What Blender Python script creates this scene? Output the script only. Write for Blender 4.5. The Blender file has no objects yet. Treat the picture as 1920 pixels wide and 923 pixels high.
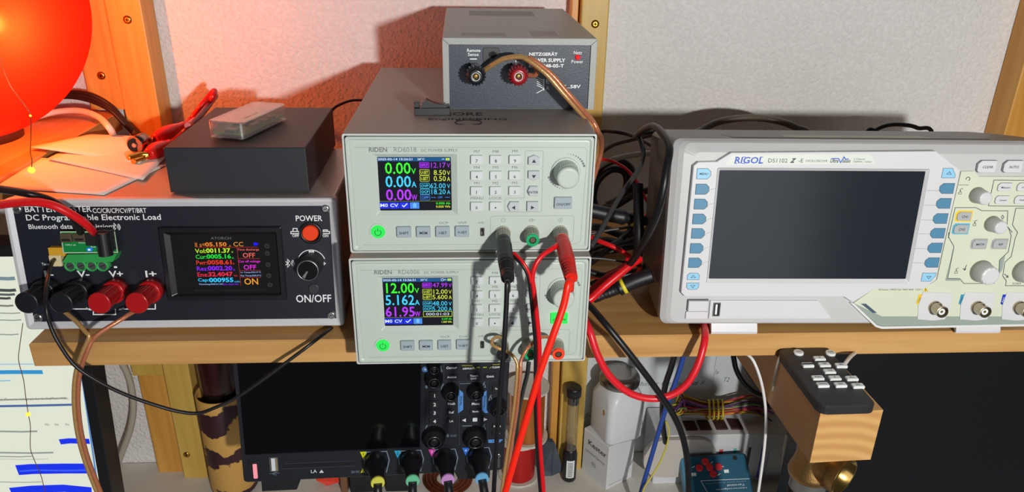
import bpy, bmesh, math, random
from mathutils import Vector, Matrix
random.seed(7)
SC = bpy.context.scene
COL = SC.collection

# ------------------------------------------------------------------ camera
F_PX = 1409.3264
CAM = Vector((0.0696, -0.4912, 0.3118))
PIT, YAW, ROL = 0.411, 0.0591, 0.017
FW = Vector((math.sin(YAW)*math.cos(PIT), math.cos(YAW)*math.cos(PIT), -math.sin(PIT)))
_rt = Vector((math.cos(YAW), -math.sin(YAW), 0)); _up = _rt.cross(FW)
RT = _rt*math.cos(ROL) + _up*math.sin(ROL); UP = _up*math.cos(ROL) - _rt*math.sin(ROL)
cd = bpy.data.cameras.new('camera'); cam = bpy.data.objects.new('camera', cd); COL.objects.link(cam)
cd.sensor_width = 36; cd.lens = F_PX/1920*36; cd.clip_start = .01
cam.matrix_world = Matrix(((RT.x, UP.x, -FW.x, CAM.x), (RT.y, UP.y, -FW.y, CAM.y), (RT.z, UP.z, -FW.z, CAM.z), (0, 0, 0, 1)))
SC.camera = cam
# ------------------------------------------------------------------ light and exposure
SC.view_settings.view_transform = 'Standard'; SC.view_settings.look = 'None'
SC.view_settings.exposure = 0.0; SC.view_settings.gamma = 1.0; SC.view_settings.use_curve_mapping = False
SC.cycles.use_denoising = True; SC.cycles.max_bounces = 8; SC.cycles.transparent_max_bounces = 12
SC.cycles.sample_clamp_indirect = 4.0
KEY_P, KEY_POS, KEY_R = 43.0, (.37, -1.0, .335), .020
AMB = .06
LAMP_P = 7.2
w = bpy.data.worlds.new('room_light'); SC.world = w; w.use_nodes = True
w.node_tree.nodes['Background'].inputs[0].default_value = (.86, .93, 1.0, 1); w.node_tree.nodes['Background'].inputs[1].default_value = AMB
kl = bpy.data.lights.new('work_lamp_light', 'POINT'); kl.energy = KEY_P; kl.shadow_soft_size = KEY_R; kl.color = (1.0, .97, .92)
ko = bpy.data.objects.new('work_lamp_light', kl); ko.location = KEY_POS; COL.objects.link(ko)

wl = bpy.data.lights.new('front_fill_light', 'AREA'); wl.shape = 'RECTANGLE'; wl.size = 1.8; wl.size_y = 1.3; wl.energy = 9; wl.color = (.90, .95, 1.0)  # added fill panel behind the camera, brightens the space under the shelf
wo = bpy.data.objects.new('front_fill_light', wl); wo.location = (.5, -2.6, -.1); wo.rotation_euler = (math.radians(90), 0, math.radians(8)); COL.objects.link(wo)

# ------------------------------------------------------------------ rays into the place (1920 x 923 frame)
def ray(px, py): return FW + RT*((px-960)/F_PX) - UP*((py-461.5)/F_PX)
def AY(px, py, y):
    d = ray(px, py); return CAM + d*((y-CAM.y)/d.y)
def AZ(px, py, z):
    d = ray(px, py); return CAM + d*((z-CAM.z)/d.z)
class Panel:
    """front plane of an instrument: local mm (u right, v up, w towards the viewer)"""
    def __init__(s, O, rot=0, lean=0, roll=0):
        ex = Vector((math.cos(rot), math.sin(rot), 0)); bk = Vector((-math.sin(rot), math.cos(rot), 0))
        ez = Vector((0, 0, 1))*math.cos(lean) + bk*math.sin(lean)
        s.ex = ex*math.cos(roll) + ez*math.sin(roll); s.ez = ez*math.cos(roll) - ex*math.sin(roll)
        s.O = Vector(O); s.n = s.ex.cross(s.ez)
        b = -s.n
        s.M = Matrix(((s.ex.x, b.x, s.ez.x, s.O.x), (s.ex.y, b.y, s.ez.y, s.O.y), (s.ex.z, b.z, s.ez.z, s.O.z), (0, 0, 0, 1)))
    def px(s, a, b, w=0):
        d = ray(a, b); t = ((s.O + s.n*(w*.001) - CAM).dot(s.n))/d.dot(s.n); P = CAM + d*t - s.O
        return P.dot(s.ex)*1000, P.dot(s.ez)*1000
    def crop(s, ox, oy, k, w=0): return lambda x, y, w=w: s.px(ox + x/k, oy + y/k, w)

# ------------------------------------------------------------------ materials (all node based)
def lin(c): return c/12.92 if c <= .04045 else ((c+.055)/1.055)**2.4
def rgb(h):
    if isinstance(h, str): h = h.lstrip('#'); return tuple(lin(int(h[i:i+2], 16)/255) for i in (0, 2, 4)) + (1,)
    return tuple(lin(x/255) for x in h) + (1,)
_M = {}
def mat(name, col=(200, 200, 200), rough=.5, metal=0.0, var=.04, scale=60, bump=0.0, bscale=300, spec=.5, trans=0.0):
    if name in _M: return _M[name]
    m = bpy.data.materials.new(name); m.use_nodes = True; nt = m.node_tree; b = nt.nodes['Principled BSDF']
    b.inputs['Roughness'].default_value = rough; b.inputs['Metallic'].default_value = metal
    b.inputs['Specular IOR Level'].default_value = spec; b.inputs['Transmission Weight'].default_value = trans
    c = rgb(col); tc = nt.nodes.new('ShaderNodeTexCoord')
    n = nt.nodes.new('ShaderNodeTexNoise'); n.inputs['Scale'].default_value = scale; n.inputs['Detail'].default_value = 3
    mx = nt.nodes.new('ShaderNodeMix'); mx.data_type = 'RGBA'
    mx.inputs[6].default_value = tuple(x*(1-var) for x in c[:3]) + (1,); mx.inputs[7].default_value = tuple(min(1, x*(1+var)) for x in c[:3]) + (1,)
    nt.links.new(tc.outputs['Object'], n.inputs['Vector']); nt.links.new(n.outputs[0], mx.inputs[0]); nt.links.new(mx.outputs[2], b.inputs['Base Color'])
    if bump:
        n2 = nt.nodes.new('ShaderNodeTexNoise'); n2.inputs['Scale'].default_value = bscale; n2.inputs['Detail'].default_value = 4
        bp = nt.nodes.new('ShaderNodeBump'); bp.inputs['Strength'].default_value = bump; bp.inputs['Distance'].default_value = .002
        nt.links.new(tc.outputs['Object'], n2.inputs['Vector']); nt.links.new(n2.outputs[0], bp.inputs['Height']); nt.links.new(bp.outputs[0], b.inputs['Normal'])
    _M[name] = m; return m
def glow(name, col, strength=1.0):
    if name in _M: return _M[name]
    m = bpy.data.materials.new(name); m.use_nodes = True; nt = m.node_tree; b = nt.nodes['Principled BSDF']
    b.inputs['Base Color'].default_value = (.01, .01, .01, 1); b.inputs['Roughness'].default_value = .3; b.inputs['Specular IOR Level'].default_value = .08
    b.inputs['Emission Color'].default_value = rgb(col); b.inputs['Emission Strength'].default_value = strength
    _M[name] = m; return m
def wood(name, c1, c2, axis=0, rough=.42, sc=1.0, rings=False):
    if name in _M: return _M[name]
    m = bpy.data.materials.new(name); m.use_nodes = True; nt = m.node_tree; b = nt.nodes['Principled BSDF']; b.inputs['Roughness'].default_value = rough
    tc = nt.nodes.new('ShaderNodeTexCoord'); mp = nt.nodes.new('ShaderNodeMapping'); s = [70*sc]*3; s[axis] = 4*sc; mp.inputs['Scale'].default_value = s
    n = nt.nodes.new('ShaderNodeTexNoise'); n.inputs['Scale'].default_value = 1.0; n.inputs['Detail'].default_value = 5; n.inputs['Distortion'].default_value = .6
    mx = nt.nodes.new('ShaderNodeMix'); mx.data_type = 'RGBA'; mx.inputs[6].default_value = rgb(c1); mx.inputs[7].default_value = rgb(c2)
    rp = nt.nodes.new('ShaderNodeValToRGB'); rp.color_ramp.elements[0].position = .35; rp.color_ramp.elements[1].position = .7
    nt.links.new(tc.outputs['Object'], mp.inputs[0])
    if rings:
        mp.inputs['Scale'].default_value = (1, .05, 1); mp.inputs['Location'].default_value = (-.01, 0, .09)
        wv = nt.nodes.new('ShaderNodeTexWave'); wv.wave_type = 'RINGS'; wv.rings_direction = 'SPHERICAL'; wv.inputs['Scale'].default_value = 30; wv.inputs['Distortion'].default_value = 1.6; wv.inputs['Detail'].default_value = 2
        nt.links.new(mp.outputs[0], wv.inputs[0]); nt.links.new(wv.outputs[1], rp.inputs[0])
        rp.color_ramp.elements[0].position = .1; rp.color_ramp.elements[1].position = 1.0
    else:
        nt.links.new(mp.outputs[0], n.inputs['Vector']); nt.links.new(n.outputs[0], rp.inputs[0])
    nt.links.new(rp.outputs[0], mx.inputs[0]); nt.links.new(mx.outputs[2], b.inputs['Base Color'])
    _M[name] = m; return m
def clear(name, tint=(240, 240, 240), gloss=.12, rough=.08):
    if name in _M: return _M[name]
    m = bpy.data.materials.new(name); m.use_nodes = True; nt = m.node_tree; nt.nodes.remove(nt.nodes['Principled BSDF'])
    t = nt.nodes.new('ShaderNodeBsdfTransparent'); t.inputs[0].default_value = rgb(tint)
    g = nt.nodes.new('ShaderNodeBsdfGlossy'); g.inputs['Roughness'].default_value = rough
    lw = nt.nodes.new('ShaderNodeLayerWeight'); lw.inputs[0].default_value = .35
    ma = nt.nodes.new('ShaderNodeMath'); ma.operation = 'MULTIPLY_ADD'; ma.inputs[1].default_value = .5; ma.inputs[2].default_value = gloss
    mx = nt.nodes.new('ShaderNodeMixShader')
    nt.links.new(lw.outputs['Facing'], ma.inputs[0]); nt.links.new(ma.outputs[0], mx.inputs[0]); nt.links.new(t.outputs[0], mx.inputs[1]); nt.links.new(g.outputs[0], mx.inputs[2])
    nt.links.new(mx.outputs[0], nt.nodes['Material Output'].inputs[0])
    _M[name] = m; return m

# ------------------------------------------------------------------ mesh builder
_TC = {}
def curve_mesh(key, make):
    if key not in _TC:
        cu = make(); ob = bpy.data.objects.new('tmp', cu); COL.objects.link(ob)
        bpy.context.view_layer.update()
        me = ob.evaluated_get(bpy.context.evaluated_depsgraph_get()).to_mesh()
        _TC[key] = ([tuple(v.co) for v in me.vertices], [tuple(p.vertices) for p in me.polygons])
        bpy.data.objects.remove(ob); bpy.data.curves.remove(cu)
    return _TC[key]
def catmull(pts, k=8, closed=False):
    pts = [Vector(p) for p in pts]; n = len(pts)
    if n < 3: return pts
    out = []
    rng = n if closed else n-1
    for i in range(rng):
        g = lambda j: pts[j % n] if closed else pts[max(0, min(n-1, j))]
        p0, p1, p2, p3 = g(i-1), g(i), g(i+1), g(i+2)
        for s in range(k):
            t = s/k; out.append(.5*((2*p1) + (p2-p0)*t + (2*p0-5*p1+4*p2-p3)*t*t + (3*p1-p0-3*p2+p3)*t**3))
    if not closed: out.append(pts[-1])
    return out
def rr(u0, v0, u1, v1, r=0, w=0, k=4):
    r = min(r, (u1-u0)/2-1e-4, (v1-v0)/2-1e-4); pts = []
    if r <= 0: return [(u0, v0, w), (u1, v0, w), (u1, v1, w), (u0, v1, w)]
    for cx, cy, a in ((u1-r, v0+r, -90), (u1-r, v1-r, 0), (u0+r, v1-r, 90), (u0+r, v0+r, 180)):
        for i in range(k+1):
            t = math.radians(a + 90*i/k); pts.append((cx+r*math.cos(t), cy+r*math.sin(t), w))
    return pts
class MB:
    def __init__(s, sc=.001, mp='p', M=None): s.bm = bmesh.new(); s.sc = sc; s.mp = mp; s.mats = []; s.mi = 0; s.M = M
    def mat(s, m):
        if m not in s.mats: s.mats.append(m)
        s.mi = s.mats.index(m); return s
    def v(s, p):
        u, v, w = p; c = (u, -w, v) if s.mp == 'p' else (u, v, w); c = Vector(c)*s.sc
        return s.bm.verts.new(s.M @ c if s.M else c)
    def f(s, vs, sm=False):
        try: f = s.bm.faces.new(vs)
        except ValueError: return
        f.material_index = s.mi; f.smooth = sm
    def loft(s, loops, c0=True, c1=True, sm=False, close=True):
        L = [[s.v(p) for p in l] for l in loops]; n = len(L[0])
        for a, b in zip(L, L[1:]):
            for i in range(n if close else n-1): s.f((a[i], a[(i+1) % n], b[(i+1) % n], b[i]), sm)
        if c0: s.f(list(reversed(L[0])))
        if c1: s.f(L[-1])
        return s
    def slab(s, u0, v0, u1, v1, w0, w1, r=0, ch=0, k=4):
        L = [rr(u0, v0, u1, v1, r, w0, k)]
        if ch > 0: L += [rr(u0, v0, u1, v1, r, w1-ch, k), rr(u0+ch, v0+ch, u1-ch, v1-ch, max(r-ch, r*.5), w1, k)]
        else: L += [rr(u0, v0, u1, v1, r, w1, k)]
        return s.loft(L)
    def prism(s, pts, w0, w1, ch=0):
        L = [[(a, b, w0) for a, b in pts]]
        if ch:
            cx = sum(a for a, b in pts)/len(pts); cy = sum(b for a, b in pts)/len(pts)
            def ins(a, b):
                d = math.hypot(a-cx, b-cy) or 1; return a-(a-cx)/d*ch*1.3, b-(b-cy)/d*ch*1.3
            L += [[(a, b, w1-ch) for a, b in pts], [ins(a, b)+(w1,) for a, b in pts]]
        else: L += [[(a, b, w1) for a, b in pts]]
        return s.loft(L)
    def lathe(s, u, v, prof, n=28, rib=0.0, ribn=0, c0=True, c1=True, sm=True):
        L = []
        N = ribn*4 if ribn else n
        for item in prof:
            r, w = item[0], item[1]; rb = item[2] if len(item) > 2 else rib
            L.append([(u + r*(1 - (rb if (ribn and i % 4 in (0, 1)) else 0))*math.cos(2*math.pi*i/N), v + r*(1 - (rb if (ribn and i % 4 in (0, 1)) else 0))*math.sin(2*math.pi*i/N), w) for i in range(N)])
        return s.loft(L, c0, c1, sm=sm and not ribn)
    def ring(s, u, v, r0, r1, w0, w1, n=28): return s.lathe(u, v, [(r0, w0), (r1, w0), (r1, w1), (r0, w1), (r0, w0)], n, c0=False, c1=False, sm=False)
    def poly(s, pts, w): s.f([s.v((a, b, w)) for a, b in pts]); return s
    def disc(s, u, v, r, w, n=20): return s.poly([(u+r*math.cos(2*math.pi*i/n), v+r*math.sin(2*math.pi*i/n)) for i in range(n)], w)
    def line(s, pts, wd, w, closed=False):
        n = len(pts); A = []; B = []
        for i in range(n):
            p = Vector(pts[i]); a = Vector(pts[(i-1) % n]) if (closed or i) else None; b = Vector(pts[(i+1) % n]) if (closed or i < n-1) else None
            d1 = (p-a).normalized() if a is not None else None; d2 = (b-p).normalized() if b is not None else None
            d = (d1 or d2) if not (d1 and d2) else (d1+d2)
            if d.length < 1e-6: d = d1
            d = d.normalized(); nn = Vector((-d.y, d.x)); m = 1.0
            if d1 and d2: m = 1/max(.5, nn.dot(Vector((-d1.y, d1.x))))
            A.append(s.v((p.x+nn.x*wd/2*m, p.y+nn.y*wd/2*m, w))); B.append(s.v((p.x-nn.x*wd/2*m, p.y-nn.y*wd/2*m, w)))
        for i in range(n if closed else n-1): j = (i+1) % n; s.f((A[i], A[j], B[j], B[i]))
        return s
    def arc(s, u, v, r, a0, a1, wd, w, n=16): return s.line([(u+r*math.cos(math.radians(a0+(a1-a0)*i/n)), v+r*math.sin(math.radians(a0+(a1-a0)*i/n))) for i in range(n+1)], wd, w)
    def text(s, t, u0, v0, u1, v1, w, bold=0.0, shear=0.0, keep=False, flip=False):
        def mk():
            c = bpy.data.curves.new('t', 'FONT'); c.body = t; c.size = 1; c.offset = bold; c.shear = shear; c.resolution_u = 2; return c
        V, Fs = curve_mesh((t, bold, shear), mk)
        if not V: return s
        x0 = min(a[0] for a in V); x1 = max(a[0] for a in V); y0 = min(a[1] for a in V); y1 = max(a[1] for a in V)
        kx = (u1-u0)/max(1e-6, x1-x0); ky = (v1-v0)/max(1e-6, y1-y0)
        if keep: kx = ky
        if flip: vs = [s.v((u1-(a[0]-x0)*kx, v1-(a[1]-y0)*ky, w)) for a in V]
        else: vs = [s.v((u0+(a[0]-x0)*kx, v0+(a[1]-y0)*ky, w)) for a in V]
        for f in Fs: s.f([vs[i] for i in f])
        return s
    def ctext(s, t, u, v, h, w, bold=0.0, shear=0.0, xs=1.0, rot=0):
        def mk():
            c = bpy.data.curves.new('t', 'FONT'); c.body = t; c.size = 1; c.offset = bold; c.shear = shear; c.resolution_u = 2; return c
        V, Fs = curve_mesh((t, bold, shear), mk)
        if not V: return s
        x0 = min(a[0] for a in V); x1 = max(a[0] for a in V); y0 = min(a[1] for a in V); y1 = max(a[1] for a in V)
        k = h/max(1e-6, (y1-y0))
        cr, sr = math.cos(math.radians(rot)), math.sin(math.radians(rot))
        Q = [((a[0]-(x0+x1)/2)*k*xs, (a[1]-(y0+y1)/2)*k) for a in V]; vs = [s.v((u+p*cr-q*sr, v+p*sr+q*cr, w)) for p, q in Q]
        for f in Fs: s.f([vs[i] for i in f])
        return s
    def plate(s, outlines, w0, w1, bev=0.0):
        """flat plate of any outline with holes"""
        def mk():
            c = bpy.data.curves.new('p', 'CURVE'); c.dimensions = '2D'; c.fill_mode = 'BOTH'
            for o in outlines:
                sp = c.splines.new('POLY'); sp.points.add(len(o)-1); sp.use_cyclic_u = True
                for q, p in zip(sp.points, o): q.co = (p[0], p[1], 0, 1)
            c.extrude = (w1-w0)/2 - bev; c.bevel_depth = bev; c.bevel_resolution = 1; c.offset = -bev
            return c
        V, Fs = curve_mesh(('plate', id(outlines), w0, w1, random.random()), mk)
        vs = [s.v((a[0], a[1], a[2]+(w0+w1)/2)) for a in V]
        for f in Fs: s.f([vs[i] for i in f])
        return s
    def tube(s, pts, r, n=10, k=8, smooth=True, closed=False, flat=1.0, taper=None):
        P = catmull(pts, k, closed) if smooth else [Vector(p) for p in pts]
        m = len(P); T = []
        for i in range(m):
            a = P[(i-1) % m] if closed else P[max(0, i-1)]; b = P[(i+1) % m] if closed else P[min(m-1, i+1)]
            d = (b-a); T.append(d.normalized() if d.length > 1e-9 else Vector((0, 0, 1)))
        N = T[0].orthogonal().normalized(); L = []
        for i in range(m):
            N = (N - T[i]*N.dot(T[i])); N = N.normalized() if N.length > 1e-9 else T[i].orthogonal().normalized(); B = T[i].cross(N)
            q = r if taper is None else (taper(i/(m-1)))
            L.append([tuple(P[i] + N*(q*math.cos(2*math.pi*j/n)) + B*(q*flat*math.sin(2*math.pi*j/n))) for j in range(n)])
        if closed: L.append(L[0])
        return s.loft(L, not closed, not closed, sm=True)
    def build(s, name, parent=None, weld=False, **kw):
        if weld: bmesh.ops.remove_doubles(s.bm, verts=s.bm.verts, dist=1e-6)
        bmesh.ops.recalc_face_normals(s.bm, faces=s.bm.faces)
        me = bpy.data.meshes.new(name); s.bm.to_mesh(me); s.bm.free()
        for m in s.mats: me.materials.append(m)
        o = bpy.data.objects.new(name, me); COL.objects.link(o)
        if parent is not None: o.parent = parent
        for k, x in kw.items(): o[k] = x
        return o
def thing(name, label, cat, M=None, group=None):
    o = bpy.data.objects.new(name, None); COL.objects.link(o); o.empty_display_size = .02
    if M is not None: o.matrix_world = M if isinstance(M, Matrix) else Matrix.Translation(Vector(M))
    o['label'] = label; o['category'] = cat
    if group: o['group'] = group
    return o
def tag(o, label, cat, group=None):
    o['label'] = label; o['category'] = cat
    if group: o['group'] = group
    return o
def wbox(x0, y0, z0, x1, y1, z1, m, bev=.001):
    b = MB(1, 'f').mat(m); b.slab(x0, y0, x1, y1, z0, z1, r=bev, ch=bev, k=2); return b
def cable(name, label, pts, r, m, cat='cable', group=None, n=10, flat=1.0):
    return tag(MB(1, 'f').mat(m).tube(pts, r, n=n, flat=flat).build(name), label, cat, group)

# common materials
m_white = mat('white_print', (235, 240, 240), .5)
m_black = mat('black_plastic', (24, 25, 30), .38, var=.1)
m_rubber = mat('black_rubber', (20, 21, 27), .45, var=.1)
m_redrub = mat('red_rubber', (200, 22, 18), .35)
m_steel = mat('steel', (190, 190, 188), .3, 1.0)
m_brass = mat('brass', (196, 152, 66), .28, 1.0, var=.15)
m_gold = mat('gilt_contact', (215, 170, 80), .3, 1.0)
m_dark = mat('dark_opening', (10, 10, 12), .7)
m_grey = mat('grey_print', (110, 118, 118), .6)
# ------------------------------------------------------------------ the setting
WALL_Y, LEDGE_Z = .355, -.375
def wall_mat():
    m = mat('painted_woodchip_wall', (230, 229, 228), .85, var=.03, scale=25)
    nt = m.node_tree; b = nt.nodes['Principled BSDF']; tc = nt.nodes.new('ShaderNodeTexCoord')
    n = nt.nodes.new('ShaderNodeTexNoise'); n.inputs['Scale'].default_value = 240; n.inputs['Detail'].default_value = 4
    rp = nt.nodes.new('ShaderNodeValToRGB'); rp.color_ramp.elements[0].position = .45; rp.color_ramp.elements[1].position = .72
    bp = nt.nodes.new('ShaderNodeBump'); bp.inputs['Strength'].default_value = .55; bp.inputs['Distance'].default_value = .002
    nt.links.new(tc.outputs['Object'], n.inputs['Vector']); nt.links.new(n.outputs[0], rp.inputs[0]); nt.links.new(rp.outputs[0], bp.inputs['Height']); nt.links.new(bp.outputs[0], b.inputs['Normal'])
    return m
m_wall = wall_mat()
o = wbox(-1.3, WALL_Y, -.9, 1.4, WALL_Y+.05, 1.0, m_wall, .001).build('wall_back'); o['kind'] = 'structure'
m_desk = mat('white_laminate', (216, 213, 204), .5)
o = wbox(-1.3, -.1, -.56, 1.4, WALL_Y-.001, -.53, m_desk, .001).build('floor'); o['kind'] = 'structure'
w_shelf = wood('beech_board', (190, 140, 80), (216, 170, 108), 0)
w_post = wood('pine_post', (196, 158, 72), (212, 178, 92), 2)
w_post2 = wood('pine_post_warm', (200, 140, 60), (224, 168, 82), 2)
w_side = wood('side_board_wood', (190, 130, 70), (206, 150, 84), 1)

t = thing('shelf', 'long beech shelf board carrying the tester, power supplies and oscilloscope', 'shelf', (0, 0, 0))
b = MB(1, 'f').mat(w_shelf); b.slab(-.278, .0374, .95, .3195, -.0205, 0, r=.001, ch=.0012, k=2); b.build('board', t)
tag(wbox(-1.2, .268, LEDGE_Z-.03, 1.2, WALL_Y-.0005, LEDGE_Z, m_desk, .002).build('ledge'), 'white ledge board running along the wall below the beech shelf', 'shelf')

def screw(par, x, y, z, r=.0042):
    b = MB(1, 'f', M=Matrix.Translation((x, y, z)) @ Matrix.Rotation(math.radians(90), 4, 'X')).mat(m_brass)
    b.lathe(0, 0, [(r, 0), (r, .0006), (r*.55, .0013)], 20)
    b.mat(m_dark); b.line([(-r*.45, 0), (r*.45, 0)], r*.22, .0014); b.line([(0, -r*.45), (0, r*.45)], r*.22, .0014)
    b.build('screw', par)
# posts against the wall
PF = .3205
def post(label, xl, xr, z0, z1, yf, m, screws=(), group='wooden posts along the wall'):
    t = thing('wooden_post', label, 'post', ((xl+xr)/2, yf, z0), group)
    M = t.matrix_world.inverted()
    b = MB(1, 'f', M=Matrix.Translation((-(xl+xr)/2, -yf, -z0))).mat(m); b.slab(xl, yf, xr, WALL_Y-.0005, z0, z1, r=.0015, ch=.001, k=2); b.build('timber', t)
    for px, py in screws:
        p = AY(px, py, yf-.0003); screw(t, p.x-(xl+xr)/2, -.0003, p.z-z0)
    return t
a0 = AY(264.6, 0, PF).x; 
post('right-hand timber of the left wall post, with a brass screw near the top', AY(205, 60, PF).x, AY(273, 60, PF).x, .002, .75, PF, w_post2, [(239, 37)])
post('left-hand timber of the left wall post, with a round-headed screw above the cables', AY(140, 60, .329).x, AY(205, 60, PF).x-.0006, .117, .75, .329, w_post2, [(190, 142)])
post('upper wall post behind the power supplies, with one brass screw by the grey metal unit', AY(1089, 40, PF).x, AY(1141, 40, PF).x, .002, .75, PF, w_post, [(1116, 45)])
post('narrow darker batten on the left flank of the upper wall post behind the power supplies', AY(1070, 40, .333).x, AY(1089, 40, PF).x-.0006, .002, .75, .333, w_post2)
post('wall post at the top right corner of the picture, above the oscilloscope', AY(1893, 215, PF).x, AY(1893, 215, PF).x+.05, .002, .75, PF, w_post2)
post('wall post under the shelf beside the patterned canister, with a dark screw low down', AY(302.8, 684, PF).x, AY(351.8, 684, PF).x, LEDGE_Z, -.021, PF, w_post, [(350, 853)])
post('short orange batten under the shelf left of the yellow wall post', AY(261, 720, .333).x, AY(302.8, 684, PF).x-.0006, LEDGE_Z, AY(270, 705, .333).z, .333, w_post2)
post('short yellow block filling the corner above the orange batten under the shelf', AY(245, 690, .333).x, AY(302.8, 684, PF).x-.0006, AY(270, 705, .333).z+.0005, -.021, .333, w_post)
post('wall post under the shelf behind the glass tube', AY(1054, 700, PF).x, AY(1101, 700, PF).x, LEDGE_Z, -.021, PF, w_post)
post('narrow darker batten left of the wall post behind the glass tube', AY(1036, 700, .333).x, AY(1054, 700, PF).x-.0006, LEDGE_Z, -.021, .333, w_post2)
# side board on the left
LB = .1147
t = thing('shelf', 'orange-lit wooden side board on the left carrying the red lamp', 'shelf', (-.45, .2, LB-.019))
b = MB(1, 'f').mat(w_side); b.slab(-.25, -.17, .143, .1285, 0, .019, r=.001, ch=.001, k=2); b.build('board', t)
b = MB(1, 'f').mat(w_side); b.slab(-.25, -.17, -.235, .06, -.6257, 0, r=.001, ch=0, k=2); b.build('side_support', t)
# ------------------------------------------------------------------ the two stacked bench power supplies
m_case = mat('cream_sheet_metal', (146, 140, 132), .45, .0, bump=.04, bscale=900)
m_rim = mat('pale_sheet_metal_edge', (196, 202, 198), .4)
m_cream = mat('cream_plastic', (188, 199, 191), .42, var=.015)
m_key = mat('white_key', (206, 212, 212), .4)
m_akey = mat('grey_key', (186, 192, 196), .4)
m_fkey = mat('blue_grey_key', (158, 172, 180), .4)
m_ink = mat('navy_ink', (34, 44, 66), .5)
m_lcd = mat('lcd_black', (8, 9, 20), .12)
m_tgrey = mat('ribbed_grey_plastic', (168, 168, 156), .5)
E_G = glow('readout_green', (60, 255, 50), 1.0); E_C = glow('readout_cyan', (70, 215, 255), 1.0); E_P = glow('readout_purple', (190, 60, 255), 1.0)
E_Y = glow('readout_yellow', (225, 240, 70), 1.0); E_B = glow('readout_blue', (30, 50, 235), 1.0); E_BAR = glow('readout_header_blue', (14, 84, 140), 1.0)
E_W = glow('readout_white', (230, 240, 255), 1.0); E_LB = glow('readout_light_blue', (70, 140, 240), 1.0); E_BLK = glow('readout_backlight', (7, 8, 24), 1.0)
E_BTN = glow('lit_green_button', (50, 240, 90), 1.0)
RW, RH, RD = 174, 88.2, 244
R18 = Panel((-.0174, .0093, .0884))
def riden(label, loc, sp, model, on_lit):
    c = R18.crop(630, 240, 3.692)
    t = thing('power_supply', label, 'power supply', Matrix.Translation(loc), 'stacked cream bench power supplies')
    # sleeve
    b = MB().mat(m_case); L = [rr(0, 0, RW, RH, 1.5, w) for w in (-RD, 0)]
    b.mat(m_rim); b.loft([rr(0, 0, RW, RH, 1.5, -.2), rr(.2, .2, RW-.2, RH-.2, 1.4, 0), rr(1.3, 1.3, RW-1.3, RH-1.3, 1.2, 0), rr(1.3, 1.3, RW-1.3, RH-1.3, 1.2, -3)], False, False)
    b.mat(m_case); b.loft([rr(0, 0, RW, RH, 1.5, -RD), rr(0, 0, RW, RH, 1.5, -.2)], True, False); b.build('case', t)
    # front panel: lip and face with a window
    u0, v1 = c(250, 183); u1, v0 = c(843, 607)
    su0, sv1 = c(286, 205, -2); su1, sv0 = c(800, 571, -2)
    b = MB().mat(m_cream)
    b.loft([rr(1.9, 1.9, RW-1.9, RH-1.9, 2, -3), rr(1.9, 1.9, RW-1.9, RH-1.9, 2, .3), rr(2.3, 2.3, RW-2.3, RH-2.3, 2, .7), rr(3.4, 3.4, RW-3.4, RH-3.4, 2, .7), rr(4.6, 4.6, RW-4.6, RH-4.6, 2, -.2), rr(5.4, 5.4, RW-5.4, RH-5.4, 2, 0),
            rr(u0, v0, u1, v1, .8, 0), rr(su0, sv0, su1, sv1, .5, -2.2)], False, False)
    gr = mat('panel_groove', (150, 158, 150), .6); b.mat(gr)
    b.line([(5.6+4, 6.2), (RW-10, 6.2), (RW-7.4, 8.6), (RW-6.2, RH-12), (RW-8, RH-9.4), (8, RH-9.4)], .25, .08)
    x0, y1 = c(1310, 160); x1, _ = c(1436, 160); xa, ym = c(1170, 488); _, yb = c(1170, 585)
    b.line([(x0, ym), (xa+1.5, ym), (xa, ym-1.5), (xa, yb+1), (xa+1, yb), (x1-1, yb), (x1, yb+1), (x1, y1-1), (x1-1, y1), (x0+1, y1), (x0, y1-1)], .28, .08, True)
    q0, r1 = c(1070, 612); q1, r0 = c(1640, 790); b.line([(a, d) for a, d, _ in rr(q0, r0, q1, r1, 2.2)], .28, .08, True)
    b.mat(m_grey)
    def T(s, x0, y0, x1, y1, bold=0.0, mb=b, w=.1, **k):
        a, d = c(x0, y1); e, g = c(x1, y0); mb.text(s, a, d, e, g, w, bold, **k)
    T('RIDEN', 228, 136, 353, 168, .02); T(model, 402, 136, 556, 168, -.008); T('DC POWER SUPPLY', 590, 147, 842, 167)
    for s, x, y in (('M7', 975, 165), ('M8', 1106, 165), ('M9', 1239, 163), ('M4', 975, 275), ('M5', 1106, 275), ('M6', 1238, 274), ('M1', 975, 384), ('M2', 1106, 384), ('M3', 1237, 382), ('MENU', 976, 489), ('LOCK', 1105, 488), ('OCP', 743, 660), ('OVP', 875, 659)):
        a, d = c(x, y); b.ctext(s, a, d, 1.9, .1, xs=1.25)
    # dial dots, symbols
    kc = c(1590, 305)
    for i in range(9):
        for s0 in (1, -1):
            an = math.radians((88-i*8.6) if s0 == 1 else (268-i*8.6)); b.disc(kc[0]+12.9*math.cos(an)+.6, kc[1]+12.9*math.sin(an), .25+.085*i if s0 == 1 else .25+.085*i, .1, 12)
    for x in (1158, 1553):
        a, d = c(x, 640); b.arc(a, d, 1.55, 0, 360, .22, .1, 20); b.line([(a-.8, d), (a+.8, d)], .22, .1)
        if x > 1500: b.line([(a, d-.8), (a, d+.8)], .22, .1)
    a, d = c(1357, 640); b.line([(a-2, d-.9), (a+.4, d-.9), (a+.4, d+.9), (a-2, d+.9)], .2, .1, True); b.line([(a-2, d), (a+2, d)], .2, .1); b.line([(a+1.2, d-.7), (a+2, d), (a+1.2, d+.7)], .2, .1)
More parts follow.
